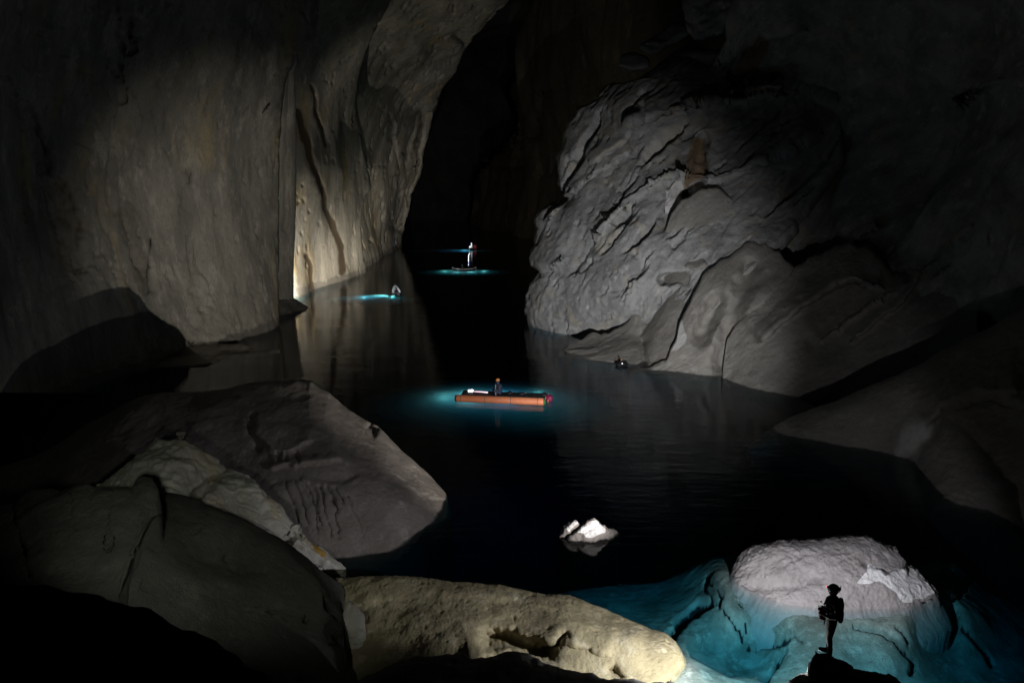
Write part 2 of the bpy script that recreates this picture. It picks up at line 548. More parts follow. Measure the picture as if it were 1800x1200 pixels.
# ================================================================== cave walls (setting)
A_right = [(-80, 556), (0, 555), (45, 551), (66, 548), (75, 532), (95, 520), (110, 524), (130, 516), (150, 519), (175, 520), (250, 521), (320, 522), (400, 521), (480, 518), (530, 519), (700, 520)]
rock('cave_wall', 'y', (-80, 690), [(-80, -110), (690, -110)], [(-80, 556), (0, 555), (45, 551), (66, 546), (75, 530), (95, 515), (110, 514), (130, 505), (150, 500), (175, 497), (250, 491), (320, 491), (400, 490), (481, 491), (530, 490), (700, 489)],
     [(490, 570, 67.6), (490, 300, 68.5), (490, 0, 64), (400, 600, 60.0), (330, 610, 56.5), (250, 640, 52), (250, 300, 55), (250, 0, 52), (0, 640, 36), (0, 300, 41), (0, 0, 39),
      (-110, 300, 30), (-110, 640, 28), (550, 0, 68), (400, 300, 61.5), (400, 0, 58), (488, 450, 68), (490, 690, 66.5), (250, 690, 51.5), (400, 690, 59.5)],
     M['cliff'], step=3.2, R_hi=1.2, thick=5, skirt=False,
     noise=[('fbm', 0.55, 11, dict(dir=VERT, k=2, oct=2, seed=2)), ('ridge', 0.09, 3.2, dict(dir=VERT, k=2.5, oct=4, seed=4)), ('fbm', 0.07, 0.8, dict(oct=3, seed=8)),
            ('pit', 0.35, 0.55, dict(dir=VERT, k=5, oct=4, th=0.55, w=0.25, seed=21)), ('crack', 0.25, 9, dict(dir=VERT, k=5, oct=5, w=0.016, seed=31))],
     feats=[('groove', [(0, 145), (40, 190), (80, 300), (95, 380)], 16, 1.0), ('groove', [(200, 0), (212, 90), (215, 180)], 6, 0.5), ('groove', [(229, 30), (233, 95)], 3, 0.6),
            ('groove', [(100, 330), (125, 400), (130, 470)], 22, 1.0),
            ('groove', [(262, 420), (258, 520)], 4, 0.6), ('lobe', (336, 315), (14, 26), 0, 0.5),
            ('ledge', [(540, 70), (505, 100), (470, 180)], 8, 0.7, 60),
            ('ledge', [(250, 648), (300, 622), (330, 603), (365, 598), (400, 603), (450, 588), (488, 573)], 3, 1.5, 60)],
     masks={'stain_or_shade': lambda px, py: 0.4 * line_mask(([(105, 340), (122, 400), (118, 470)], 26), ([(222, 370), (235, 440), (240, 500)], 18))(px, py)}, warp=7,
     kind='structure')
# the thin fin standing just behind that edge
rock('cave_wall', 'y', (60, 690), [(60, 440), (690, 440)], A_right,
     [(450, 560, 72), (519, 540, 76), (519, 300, 76.5), (520, 150, 76), (450, 300, 72.5), (450, 120, 71), (520, 680, 76), (450, 680, 72)], M['cliff'], step=3, R_hi=0.7, thick=1.2, skirt=False, warp=3,
     noise=[('fbm', 0.35, 8, dict(dir=VERT, k=3, oct=3, seed=6)), ('fbm', 0.07, 0.9, dict(dir=VERT, k=2, oct=3, seed=7))],
     feats=[('groove', [(507, 120), (505, 250), (503, 400)], 4, 0.4)], kind='structure')

# lit panel behind the edge of the near cliff
rock('cave_wall', 'y', (-80, 560), [(-80, 470), (560, 490)], [(-80, 720), (0, 690), (60, 655), (120, 634), (165, 631), (200, 633), (250, 636), (300, 644), (330, 651), (345, 642), (370, 638), (410, 637), (440, 640), (478, 646), (560, 646)],
     [(522, 520, 85), (520, 300, 86.5), (520, 0, 82), (560, 504, 92), (600, 492, 99), (645, 478, 107.5), (640, 300, 109), (636, 180, 106), (660, 0, 92), (600, 300, 100), (600, 100, 96), (490, 520, 84.2), (490, 200, 85), (560, 300, 93), (645, 555, 107.5), (520, 555, 85)],
     M['cliff'], step=3.0, R_hi=1.6, thick=8, skirt=False,
     noise=[('fbm', 0.5, 9, dict(dir=VERT, k=2, oct=2, seed=12)), ('fbm', 0.09, 2.6, dict(dir=VERT, k=2, oct=4, seed=14)), ('pit', 0.3, 0.55, dict(dir=VERT, k=4, oct=4, th=0.6, w=0.2, seed=23))],
     feats=[('groove', [(522, 195), (535, 240), (548, 290), (562, 330), (572, 370), (586, 400), (596, 430), (600, 470)], 6.5, 0.45), ('groove', [(546, 150), (552, 190), (565, 230), (572, 255)], 3.5, 0.5),
            ('groove', [(538, 445), (545, 470), (551, 500)], 4, 0.4)],
     masks={'stain_or_shade': line_mask(([(522, 195), (535, 240), (548, 290), (562, 330), (572, 370), (586, 400), (596, 430), (600, 480)], 5.5), ([(546, 150), (552, 190), (565, 230), (572, 255)], 3.5), ([(538, 450), (545, 470), (552, 505)], 4))},
     warp=3, kind='structure')

# second panel, its hollow and the thin bright rim, running up into the overhang
rock('cave_wall', 'y', (-90, 540), [(-90, 540), (160, 560), (540, 600)],
     [(-90, 960), (-10, 905), (12, 890), (50, 850), (60, 832), (120, 800), (165, 776), (200, 758), (220, 756), (250, 750), (290, 747), (310, 740), (340, 723), (365, 720), (385, 712), (410, 706), (432, 706), (445, 700), (540, 700)],
     [(650, 463, 120), (690, 442, 142), (704, 436, 152), (650, 300, 122), (690, 300, 141), (735, 300, 146), (640, 170, 116), (700, 170, 132), (770, 170, 140), (620, 0, 96), (720, 0, 105), (880, 0, 112), (800, 80, 126), (600, 300, 116), (560, 0, 90), (715, 380, 150), (690, 540, 142), (640, 540, 118), (900, -90, 98), (700, -90, 90)],
     M['cliff'], step=3.0, R_hi=2.0, thick=14, skirt=False,
     noise=[('fbm', 1.0, 12, dict(dir=(0.35, 0.2, 1), k=2, oct=2, seed=42)), ('ridge', 0.22, 4, dict(dir=(0.5, 0.2, 1), k=3.5, oct=4, seed=44)), ('pit', 0.7, 1.4, dict(dir=(0.4, 0, 1), k=3, oct=3, th=0.5, w=0.12, seed=25))],
     feats=[('groove', [(735, 205), (722, 250), (716, 300), (708, 350), (700, 400)], 13, 9), ('groove', [(690, 215), (698, 300), (697, 380), (694, 430)], 4, 2.0),
            ('ledge', [(632, 165), (660, 150), (700, 140), (740, 110)], 12, 3.0, 90), ('lobe', (668, 215), (28, 40), 0, 2.0), ('groove', [(805, 60), (815, 75)], 9, 3)],
     masks={}, kind='structure')

# far end of the cave
rock('cave_wall', 'y', (-120, 470), [(-120, 640), (470, 640)], [(-120, 960), (470, 860)],
     [(700, 385, 262), (815, 388, 258), (760, 200, 262), (700, 0, 240), (880, 0, 235), (640, 200, 250), (860, 300, 270), (700, 470, 262), (830, 470, 258)],
     M['far_dark'], step=5, thick=10, skirt=False, noise=[('fbm', 4, 30, dict(dir=VERT, k=3, oct=4, seed=52)), ('ridge', 1.2, 9, dict(dir=VERT, k=3, oct=4, seed=53))], kind='structure')
rock('cave_wall', 'y', (-120, 470), [(-120, 985), (60, 930), (150, 905), (230, 908), (300, 835), (320, 822), (390, 818), (470, 818)], [(-120, 1400), (470, 1150)],
     [(820, 393, 226), (870, 402, 200), (900, 412, 186), (935, 419, 176), (990, 430, 168), (905, 230, 192), (940, 200, 176), (1000, 200, 160), (930, 0, 178), (1050, 0, 140), (1150, 100, 120), (1150, 470, 130), (1300, 0, 100), (1300, 300, 110), (880, 300, 204), (930, 470, 176), (820, 470, 226)],
     M['far'], step=4, R_lo=2.5, thick=20, skirt=False,
     noise=[('fbm', 3.5, 22, dict(dir=VERT, k=3, oct=3, seed=62)), ('ridge', 1.0, 6, dict(dir=VERT, k=4, oct=4, seed=63))],
     feats=[('groove', [(905, 150), (912, 260), (900, 400)], 8, 6), ('groove', [(965, 160), (950, 240)], 10, 6)], kind='structure')

# big dim wall on the right
rock('cave_wall', 'x', (1200, 1900), [(1200, 500), (1300, 740), (1900, 740)], [(1200, 300), (1250, 150), (1290, 40), (1330, -40), (1390, -130), (1900, -130)],
     [(1200, 0, 62), (1450, 0, 57), (1800, 0, 44), (1200, 300, 74), (1450, 300, 60), (1650, 300, 50), (1850, 300, 40), (1450, 480, 54), (1650, 480, 44), (1850, 480, 36), (1300, 660, 52), (1500, 660, 48), (1800, 660, 42), (1900, 0, 38)],
     M['pale'], step=4.5, thick=10, skirt=False,
     noise=[('fbm', 1.2, 9, dict(dir=(1, 0, 1), k=2, oct=3, seed=72)), ('ridge', 0.2, 3, dict(dir=(1, 0.2, 1), k=2.5, oct=4, seed=73)), ('step', 0.6, 4, dict(dir=(1, 0, .8), k=2, oct=3, seed=74, n=5))],
     feats=[('ledge', [(1500, 430), (1545, 405)], 4, 1.2, 40), ('ledge', [(1470, 600), (1560, 540), (1640, 460), (1700, 410)], 5, 0.5, 60), ('ledge', [(1530, 590), (1600, 520), (1650, 480), (1740, 430)], 5, 0.4, 50),
            ('ledge', [(1690, 180), (1740, 150), (1800, 148)], 5, 1.6, 60), ('ledge', [(1250, 110), (1320, 90), (1400, 60)], 6, 2.0, 60)],
     masks={'stain_or_shade': mask([(1300, 100), (1340, 60), (1355, 80), (1335, 120), (1330, 165), (1296, 165)], w=10)}, kind='structure')

# ================================================================== pale rock mass on the right
DIAG = (0.72, 0.25, 0.65)
rock('rock_buttress', 'y', (95, 660),
     [(95, 1180), (118, 1150), (138, 1120), (146, 1066), (175, 1040), (190, 1014), (230, 990), (262, 985), (276, 975), (320, 980), (342, 990), (352, 988), (372, 952), (385, 938), (402, 944), (450, 931), (464, 934), (474, 950), (478, 953), (488, 946), (502, 934), (520, 928), (556, 930), (575, 938), (600, 946), (660, 950)],
     [(95, 1450), (200, 1480), (280, 1480), (400, 1400), (500, 1300), (560, 1250), (600, 1230), (660, 1220)],
     [(935, 575, 66), (935, 500, 67), (985, 300, 74), (1040, 180, 76), (1180, 100, 70), (1300, 120, 66), (1440, 200, 61), (1470, 300, 57), (1400, 400, 55.5), (1300, 480, 54), (1050, 580, 60.5), (1000, 590, 62.5), (1100, 570, 58.5), (1220, 600, 53), (1220, 450, 57.5),
      (1100, 400, 62.5), (1100, 250, 69), (1050, 480, 61.5), (980, 420, 68), (1250, 250, 64), (950, 660, 66), (1100, 660, 58.5), (1220, 660, 52)],
     M['pale'], step=2.6, R_lo=2.6, R_a0=2.0, R_hi=0.0, thick=10, skirt=False,
     noise=[('fbm', 0.8, 9, dict(dir=DIAG, k=2, oct=2, seed=82)), ('ridge', 0.08, 2.8, dict(dir=DIAG, k=2.6, oct=5, seed=83)), ('step', 0.5, 8.0, dict(dir=DIAG, k=2.5, oct=5, seed=84, n=4, w=0.3)), ('pit', 1.1, 3.2, dict(dir=DIAG, k=5, oct=5, th=0.42, w=0.25, seed=87)),
            ('billow', 0.06, 0.8, dict(oct=3, seed=85)), ('pit', 0.3, 0.8, dict(dir=DIAG, k=3.0, oct=3, th=0.5, w=0.15, seed=86))],
     feats=[('ledge', [(1108, 222), (1160, 200), (1240, 185), (1300, 182), (1370, 168)], 4, 3.4, 45), ('ledge', [(1050, 280), (1095, 250), (1120, 215)], 4, 1.6, 40),
            ('ledge', [(990, 350), (1040, 310), (1100, 270)], 3, 1.3, 35), ('ledge', [(1055, 410), (1100, 360), (1150, 322), (1195, 308)], 4, 2.2, 45),
            ('ledge', [(1200, 312), (1260, 315), (1330, 290), (1420, 250)], 4, 2.2, 45), 
            ('ledge', [(1295, 165), (1330, 160), (1400, 150), (1480, 190)], 5, 1.5, 40),
            ('ledge', [(935, 478), (960, 476), (985, 462)], 3, 1.5, 30), ('ledge', [(968, 385), (985, 355), (1010, 335)], 4, 1.2, 30),
            ('groove', [(1200, 330), (1185, 370), (1165, 400)], 10, 1.6), ('groove', [(1237, 240), (1232, 300), (1205, 345)], 8, 1.8), ('groove', [(1210, 345), (1228, 348)], 10, 2.6),
            ('groove', [(1165, 490), (1200, 487)], 7, 1.8), ('groove', [(1296, 105), (1296, 170)], 6, 1.8),
            ('lobe', (1075, 175), (50, 32), -20, 1.2), ('lobe', (1000, 270), (20, 26), 0, 0.8)],
     masks={'clean': mask([(1172, 330), (1200, 320), (1205, 330), (1180, 375), (1165, 380)], [(1125, 155), (1136, 160), (1134, 200), (1122, 205)], w=4),
            'stain_or_shade': mask([(1300, 105), (1345, 60), (1352, 90), (1332, 130), (1330, 165), (1295, 168)], [(1212, 240), (1240, 240), (1240, 300), (1205, 335), (1210, 300)], w=6)},
     label='tall pale craggy rock mass rising from the water across from the lit cliff', cat='rock')

# mud coated slabs at its foot
MUDN = [('fbm', 0.3, 5, dict(dir=DIAG, k=2.5, oct=3, seed=92)), ('fbm', 0.05, 1.0, dict(dir=DIAG, k=2, oct=4, seed=93)), ('fbm', 0.035, 0.3, dict(oct=2, seed=94))]
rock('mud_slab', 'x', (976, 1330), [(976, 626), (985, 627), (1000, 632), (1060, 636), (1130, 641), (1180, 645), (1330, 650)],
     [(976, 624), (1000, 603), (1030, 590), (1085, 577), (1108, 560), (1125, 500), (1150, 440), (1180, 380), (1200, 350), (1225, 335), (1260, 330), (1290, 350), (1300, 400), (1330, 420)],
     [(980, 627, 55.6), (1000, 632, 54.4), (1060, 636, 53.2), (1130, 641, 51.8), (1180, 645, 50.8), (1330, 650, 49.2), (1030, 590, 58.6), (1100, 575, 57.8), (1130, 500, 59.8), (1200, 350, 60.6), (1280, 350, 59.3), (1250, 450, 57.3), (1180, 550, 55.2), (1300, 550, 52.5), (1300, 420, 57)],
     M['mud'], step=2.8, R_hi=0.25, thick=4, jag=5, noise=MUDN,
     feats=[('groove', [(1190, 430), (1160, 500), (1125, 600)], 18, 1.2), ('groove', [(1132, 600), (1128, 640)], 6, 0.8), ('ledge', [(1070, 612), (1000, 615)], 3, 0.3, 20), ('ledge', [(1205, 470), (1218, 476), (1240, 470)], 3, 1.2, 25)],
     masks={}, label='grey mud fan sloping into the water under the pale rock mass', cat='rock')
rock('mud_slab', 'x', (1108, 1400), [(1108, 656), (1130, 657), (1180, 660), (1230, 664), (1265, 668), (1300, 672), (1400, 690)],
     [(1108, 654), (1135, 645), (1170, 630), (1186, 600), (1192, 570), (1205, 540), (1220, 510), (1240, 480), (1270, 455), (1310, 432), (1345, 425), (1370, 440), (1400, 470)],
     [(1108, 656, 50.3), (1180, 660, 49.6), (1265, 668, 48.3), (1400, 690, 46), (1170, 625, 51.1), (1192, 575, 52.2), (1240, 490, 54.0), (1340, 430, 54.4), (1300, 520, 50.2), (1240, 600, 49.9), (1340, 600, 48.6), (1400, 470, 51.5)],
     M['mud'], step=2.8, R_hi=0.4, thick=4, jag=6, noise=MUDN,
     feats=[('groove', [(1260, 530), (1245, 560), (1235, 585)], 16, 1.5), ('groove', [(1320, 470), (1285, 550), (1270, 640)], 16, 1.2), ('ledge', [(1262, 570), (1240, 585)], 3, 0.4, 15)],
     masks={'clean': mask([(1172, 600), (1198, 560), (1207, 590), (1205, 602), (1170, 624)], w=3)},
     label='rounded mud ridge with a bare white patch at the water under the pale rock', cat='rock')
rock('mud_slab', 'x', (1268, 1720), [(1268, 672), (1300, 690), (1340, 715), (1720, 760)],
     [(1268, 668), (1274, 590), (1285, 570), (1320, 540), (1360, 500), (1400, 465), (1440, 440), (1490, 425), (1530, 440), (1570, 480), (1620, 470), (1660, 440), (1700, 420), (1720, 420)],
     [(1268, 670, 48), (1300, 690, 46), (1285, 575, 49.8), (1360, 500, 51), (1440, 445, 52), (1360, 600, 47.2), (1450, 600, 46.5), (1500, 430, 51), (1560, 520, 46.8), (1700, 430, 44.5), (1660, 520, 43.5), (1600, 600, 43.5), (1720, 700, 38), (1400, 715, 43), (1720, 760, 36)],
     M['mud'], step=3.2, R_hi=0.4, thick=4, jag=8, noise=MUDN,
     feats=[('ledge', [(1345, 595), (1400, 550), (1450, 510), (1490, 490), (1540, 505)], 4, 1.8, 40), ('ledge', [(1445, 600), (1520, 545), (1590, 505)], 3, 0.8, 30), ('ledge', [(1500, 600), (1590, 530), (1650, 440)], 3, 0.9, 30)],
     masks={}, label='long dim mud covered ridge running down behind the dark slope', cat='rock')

# two perched blocks on the skyline, and the rough boss above
rock('perched_block', 'x', (1086, 1142), [(1086, 115), (1110, 124), (1142, 118)], [(1086, 103), (1092, 98), (1118, 92), (1132, 96), (1142, 104)],
     [(1086, 110, 71), (1142, 105, 70), (1115, 95, 71), (1115, 120, 70.2)], M['pale'], step=2.0, R_hi=0.5, R_lo=0.4, R_a0=.5, R_a1=.5, thick=2.0, skirt=False,
     noise=[('fbm', 0.25, 1.6, dict(oct=4, seed=95))], label='small dim block perched below the larger one on the dark skyline', cat='rock')
rock('perched_block', 'x', (1124, 1212), [(1124, 84), (1145, 96), (1165, 88), (1212, 58)], [(1124, 78), (1150, 62), (1188, 38), (1202, 44), (1212, 54)],
     [(1124, 80, 70), (1212, 55, 68), (1180, 45, 69.5), (1150, 90, 69)], M['pale'], step=2.0, R_hi=0.5, R_lo=0.4, R_a0=.5, R_a1=.5, thick=2.5, skirt=False,
     noise=[('fbm', 0.25, 2, dict(oct=4, seed=96))], feats=[('ledge', [(1140, 78), (1160, 80), (1190, 66)], 2, 0.5, 12)], label='angular tilted block perched on the dark skyline above the rock mass', cat='rock')
rock('rock_boss', 'x', (1204, 1340), [(1204, 40), (1222, 70), (1260, 64), (1300, 40), (1340, 30)], [(1204, -60), (1340, -80)],
     [(1204, 0, 66), (1340, 0, 60), (1270, -60, 64), (1270, 50, 63.5)], M['pale'], step=2.6, R_lo=0.8, R_hi=.5, R_a0=1.2, R_a1=1.0, thick=3, skirt=False,
     noise=[('fbm', 0.7, 3, dict(oct=5, seed=97)), ('billow', 0.25, 0.9, dict(oct=3, seed=98))], label='knobbly rock boss hanging at the top edge above the perched blocks', cat='rock')

# ================================================================== right slope
rock('mud_slope', 'x', (1312, 1900), [(1312, 792), (1345, 800), (1400, 808), (1480, 820), (1550, 826), (1600, 846), (1630, 868), (1655, 886), (1690, 888), (1740, 900), (1800, 921), (1900, 955)],
     [(1312, 790), (1330, 776), (1350, 758), (1400, 730), (1450, 710), (1500, 690), (1560, 662), (1620, 635), (1700, 590), (1760, 568), (1800, 550), (1900, 500)],
     [(1312, 792, 36.6), (1400, 808, 35.4), (1480, 820, 34.2), (1550, 826, 33.6), (1600, 846, 32), (1655, 886, 28.6), (1740, 900, 27.4), (1800, 921, 25.8), (1900, 955, 23.6), (1400, 730, 37), (1500, 690, 36.2), (1620, 635, 35), (1800, 550, 32), (1900, 500, 30), (1700, 720, 31.2), (1600, 760, 33), (1850, 750, 28)],
     M['slope'], step=3.2, R_hi=1.0, thick=8, slope=-0.9, noise=[('fbm', 0.35, 6, dict(oct=2, seed=102)), ('fbm', 0.05, 1.2, dict(oct=4, seed=103)), ('fbm', 0.03, 0.28, dict(oct=3, seed=104))],
     feats=[('ledge', [(1640, 740), (1660, 712), (1720, 690), (1780, 690)], 9, 0.8, 40), ('groove', [(1640, 760), (1600, 800)], 14, 0.4), ('ledge', [(1690, 712), (1740, 695), (1800, 715)], 6, 0.6, 25)],
     masks={'clean': mask([(1590, 745), (1625, 735), (1640, 750), (1615, 790), (1580, 805), (1572, 790)], w=14)}, label='broad smooth mud slope dropping to the water at the edge of the picture', cat='rock')

# ================================================================== rocks standing in the lake
rock('domed_island', 'x', (1284, 1650), [(1284, 1006), (1292, 1020), (1320, 1038), (1360, 1052), (1410, 1063), (1480, 1068), (1550, 1069), (1600, 1064), (1630, 1056), (1645, 1048), (1650, 1044)],
     [(1284, 1003), (1290, 992), (1300, 976), (1330, 956), (1365, 948), (1400, 946), (1440, 942), (1480, 940), (1520, 942), (1548, 948), (1575, 962), (1590, 978), (1596, 992), (1612, 1000), (1630, 1018), (1644, 1034), (1650, 1043)],
     [(1284, 1006, 22.5), (1292, 1020, 22.0), (1320, 1038, 21.4), (1410, 1063, 20.55), (1480, 1068, 20.4), (1550, 1069, 20.36), (1645, 1048, 21.05), (1400, 946, 22.5), (1480, 940, 22.5), (1550, 948, 22.3), (1596, 990, 21.7), (1320, 962, 22.6), (1480, 1000, 21.15), (1380, 1010, 21.25), (1570, 1020, 20.85), (1640, 1035, 21.2)],
     M['dome'], step=1.8, R_hi=0.5, R_a0=0.3, R_a1=0.3, thick=2.4, jag=2.5, slope=0.6,
     noise=[('fbm', 0.09, 1.5, dict(oct=3, seed=112)), ('billow', 0.03, 0.28, dict(oct=4, seed=113, warp=0.1)), ('fbm', 0.02, 0.10, dict(oct=2, seed=114))],
     feats=[('ledge', [(1520, 992), (1535, 1000), (1560, 1008), (1585, 1000), (1598, 995)], 2.0, -0.22, 30), ('groove', [(1440, 1012), (1380, 1030), (1330, 1032)], 12, 0.12)],
     masks={'clean': mask([(1505, 1024), (1528, 990), (1540, 1003), (1556, 1012), (1575, 1000), (1600, 996), (1630, 1018), (1644, 1038), (1628, 1050), (1590, 1060), (1572, 1040), (1548, 1022), (1520, 1028)], w=3)},
     label='large domed mud island with a bare white corner behind the standing caver', cat='rock')
rock('islet', 'x', (980, 1090), [(980, 947), (990, 950), (1010, 952), (1038, 953), (1060, 950), (1078, 947), (1090, 942)],
     [(980, 944), (984, 934), (992, 924), (1000, 916), (1008, 914), (1014, 917), (1018, 922), (1024, 920), (1032, 914), (1042, 911), (1050, 913), (1060, 921), (1072, 926), (1084, 934), (1090, 940)],
     [(980, 947, 25.1), (1010, 952, 24.85), (1038, 953, 24.8), (1078, 947, 25.1), (1090, 942, 25.4), (1000, 916, 25.2), (1042, 911, 25.05), (1084, 934, 25.4), (1035, 935, 24.9)],
     M['islet'], step=1.1, R_hi=0.2, R_a0=0.15, R_a1=0.15, thick=1.0, jag=1.5, slope=-2.0,
     noise=[('fbm', 0.10, 0.7, dict(oct=4, seed=122)), ('billow', 0.03, 0.2, dict(oct=3, seed=123))],
     feats=[('groove', [(1022, 918), (1012, 930), (1000, 940), (988, 947)], 3.0, 0.7)],
     masks={'clean': mask([(1026, 922), (1036, 914), (1050, 914), (1060, 924), (1062, 936), (1044, 942), (1030, 945), (1024, 938), (1012, 938)], [(998, 920), (1012, 915), (1012, 920), (1000, 932), (994, 930)], w=1.5)},
     label='small cleft islet with a white face alone in the dark water', cat='rock')
rock('wedge_rock', 'x', (486, 546), [(486, 560), (500, 556), (520, 549), (546, 541)], [(486, 522), (500, 521), (510, 521), (520, 526), (535, 535), (546, 540)],
     [(486, 560, 71), (500, 556, 72.3), (520, 549, 74.5), (546, 541, 77.2), (510, 521, 76), (490, 522, 75)], M['dark'], step=1.8, R_hi=0.4, R_a1=0.2, thick=1.2,
     noise=[('fbm', 0.25, 2, dict(oct=4, seed=131))], label='small dark wedge of rock in the water at the cliff edge', cat='rock')
rock('mud_bank', 'x', (262, 492), [(262, 648), (300, 647), (350, 643), (400, 638), (440, 633), (470, 625), (492, 620)], [(262, 646), (290, 628), (320, 610), (350, 602), (390, 602), (420, 606), (445, 611), (462, 618), (492, 616)],
     [(262, 648, 51), (300, 647, 51.2), (400, 638, 52.6), (470, 625, 55), (492, 618, 56), (320, 612, 55.5), (390, 603, 58), (450, 612, 57), (350, 625, 54)], M['mud'], step=2.5, R_hi=0.3, thick=1.5,
     noise=[('fbm', 0.25, 3, dict(oct=4, seed=133))], label='low mud bank in the water under the cliff overhang', cat='rock')

# ================================================================== near shore, left
rock('mud_boulder', 'x', (-80, 794), [(-80, 1000), (150, 1000), (500, 1000), (560, 988), (600, 980), (640, 976), (690, 967), (715, 955), (728, 938), (750, 922), (775, 914), (790, 909), (794, 904)],
     [(-80, 850), (60, 800), (150, 745), (230, 708), (300, 691), (400, 680), (480, 672), (520, 670), (545, 671), (575, 690), (600, 712), (640, 740), (662, 752), (700, 790), (735, 822), (760, 843), (785, 866), (788, 874), (780, 882), (788, 890), (794, 902)],
     [(560, 988, 23.2), (640, 976, 23.75), (690, 967, 24.15), (728, 938, 25.4), (775, 914, 26.6), (792, 906, 27.0), (540, 671, 31.5), (400, 680, 31), (230, 706, 30), (150, 735, 29), (-60, 830, 27), (-60, 1000, 23), (650, 745, 30), (740, 828, 28.0), (785, 868, 27.4), (400, 850, 26), (500, 850, 25.6), (600, 800, 27.2), (600, 900, 24.7), (700, 880, 25.8), (250, 900, 24.4), (450, 760, 28.4), (500, 1000, 22.8), (150, 1000, 22.8)],
     M['boulder_mud'], step=2.6, R_hi=2.4, R_a1=0.9, thick=5, slope=-0.9, noise=[('fbm', 0.25, 4, dict(oct=2, seed=142)), ('fbm', 0.035, 0.8, dict(oct=4, seed=143)), ('billow', 0.012, 0.22, dict(oct=3, seed=144, warp=.1))],
     feats=[('groove', [(505, 852), (512, 880), (525, 915)], 2.0, 0.14), ('groove', [(520, 848), (530, 880), (545, 920)], 2.0, 0.14), ('groove', [(540, 850), (552, 890), (560, 935)], 2.0, 0.16), ('groove', [(560, 855), (574, 895), (580, 940)], 2.2, 0.18), ('groove', [(574, 852), (588, 890), (594, 945)], 2.2, 0.18), ('groove', [(590, 855), (600, 885)], 2.0, 0.14), ('groove', [(610, 870), (632, 920), (640, 945)], 1.8, 0.10),
            ('ledge', [(490, 852), (540, 842), (600, 848), (625, 840)], 5, -0.15, 30), ('ledge', [(440, 745), (455, 780), (500, 800), (545, 775)], 6, 0.25, 30), ('groove', [(445, 735), (440, 760), (455, 785)], 8, 0.3), ('groove', [(548, 850), (556, 880), (566, 925)], 1.8, 0.12), ('groove', [(582, 856), (590, 900)], 1.8, 0.12), ('groove', [(530, 846), (540, 870)], 1.8, 0.12),
            ('ledge', [(480, 825), (530, 818), (590, 812)], 3, 0.3, 25), ('groove', [(470, 790), (474, 812)], 2.0, .12), ('groove', [(485, 795), (490, 815)], 2.0, .12), ('groove', [(500, 797), (506, 815)], 2.0, .12), ('groove', [(520, 795), (524, 812)], 2.0, .12),
            ('groove', [(652, 750), (662, 760)], 6, 1.0), ('ledge', [(785, 878), (740, 868), (700, 830)], 4, -0.2, 25)],
     masks={}, label='huge smooth mud boulder with runnels on its side, sloping into the lake', cat='rock')
rock('fallen_slab', 'x', (150, 608), [(150, 900), (260, 905), (330, 905), (390, 915), (430, 930), (470, 950), (520, 978), (560, 995), (585, 1012), (600, 1008), (608, 1002)],
     [(150, 866), (172, 846), (200, 822), (235, 796), (262, 774), (272, 763), (285, 764), (298, 766), (312, 756), (319, 749), (330, 764), (348, 786), (370, 808), (390, 826), (420, 838), (445, 848), (475, 878), (505, 900), (528, 918), (540, 935), (552, 952), (575, 970), (598, 988), (606, 997), (608, 1000)],
     [(150, 866, 21), (265, 774, 22.5), (319, 750, 23.2), (390, 826, 22.8), (445, 848, 22.8), (530, 918, 22.6), (606, 998, 22.2), (270, 860, 20.5), (350, 870, 20.8), (430, 920, 21.2), (520, 968, 21.6), (585, 1008, 21.9), (200, 900, 20), (340, 820, 21.9), (470, 905, 21.9)],
     M['white'], step=2.2, R_hi=0.35, R_a1=0.2, thick=1.2, jag=2,
     noise=[('fbm', 0.2, 2.4, dict(oct=4, seed=152)), ('step', 0.22, 1.8, dict(dir=(1, 0, -.5), k=2, oct=4, seed=153, n=4, w=0.16)), ('fbm', 0.03, 0.25, dict(oct=3, seed=154))],
     feats=[('groove', [(390, 835), (365, 850), (345, 868)], 8, 0.5), ('groove', [(535, 930), (505, 950), (490, 962)], 6, 0.4), ('ledge', [(350, 872), (400, 845), (450, 850)], 4, -0.4, 30)],
     masks={'stain_or_shade': mask([(548, 948), (556, 948), (572, 972), (566, 976)], w=3)}, label='pale angular slab of broken rock leaning against the mud boulder', cat='rock')
rock('shore_boulder', 'x', (180, 645), [(180, 1290), (645, 1290)], [(180, 1130), (203, 1060), (220, 1012), (238, 964), (256, 900), (272, 864), (300, 862), (330, 870), (370, 886), (420, 912), (460, 935), (500, 958), (540, 982), (570, 1002), (592, 1020), (604, 1036), (607, 1060), (602, 1085), (600, 1100), (612, 1128), (632, 1150), (640, 1175), (645, 1200)],
     [(272, 862, 18.4), (400, 900, 18.8), (500, 958, 19), (600, 1030, 18.8), (606, 1085, 17.6), (640, 1180, 16.2), (245, 1000, 14.6), (400, 1000, 16.4), (520, 1060, 16.6), (300, 1150, 13), (500, 1150, 14.4), (450, 1290, 11.5), (600, 1290, 13.5), (272, 920, 16.6), (200, 1100, 12.9)],
     M['grey'], step=2.8, R_hi=0.7, thick=3, noise=[('fbm', 0.2, 3.5, dict(oct=2, seed=162)), ('ridge', 0.03, 1.3, dict(oct=4, seed=165)), ('pit', 0.10, 0.7, dict(oct=4, th=0.5, w=0.2, seed=166)), ('fbm', 0.02, 0.5, dict(oct=4, seed=163))],
     feats=[('groove', [(420, 1060), (500, 1090), (560, 1120), (630, 1160)], 2.0, 0.10), ('groove', [(270, 880), (330, 960), (420, 985)], 40, 0.6)],
     masks={}, label='big rounded grey boulder on the near shore under the pale slab', cat='rock')
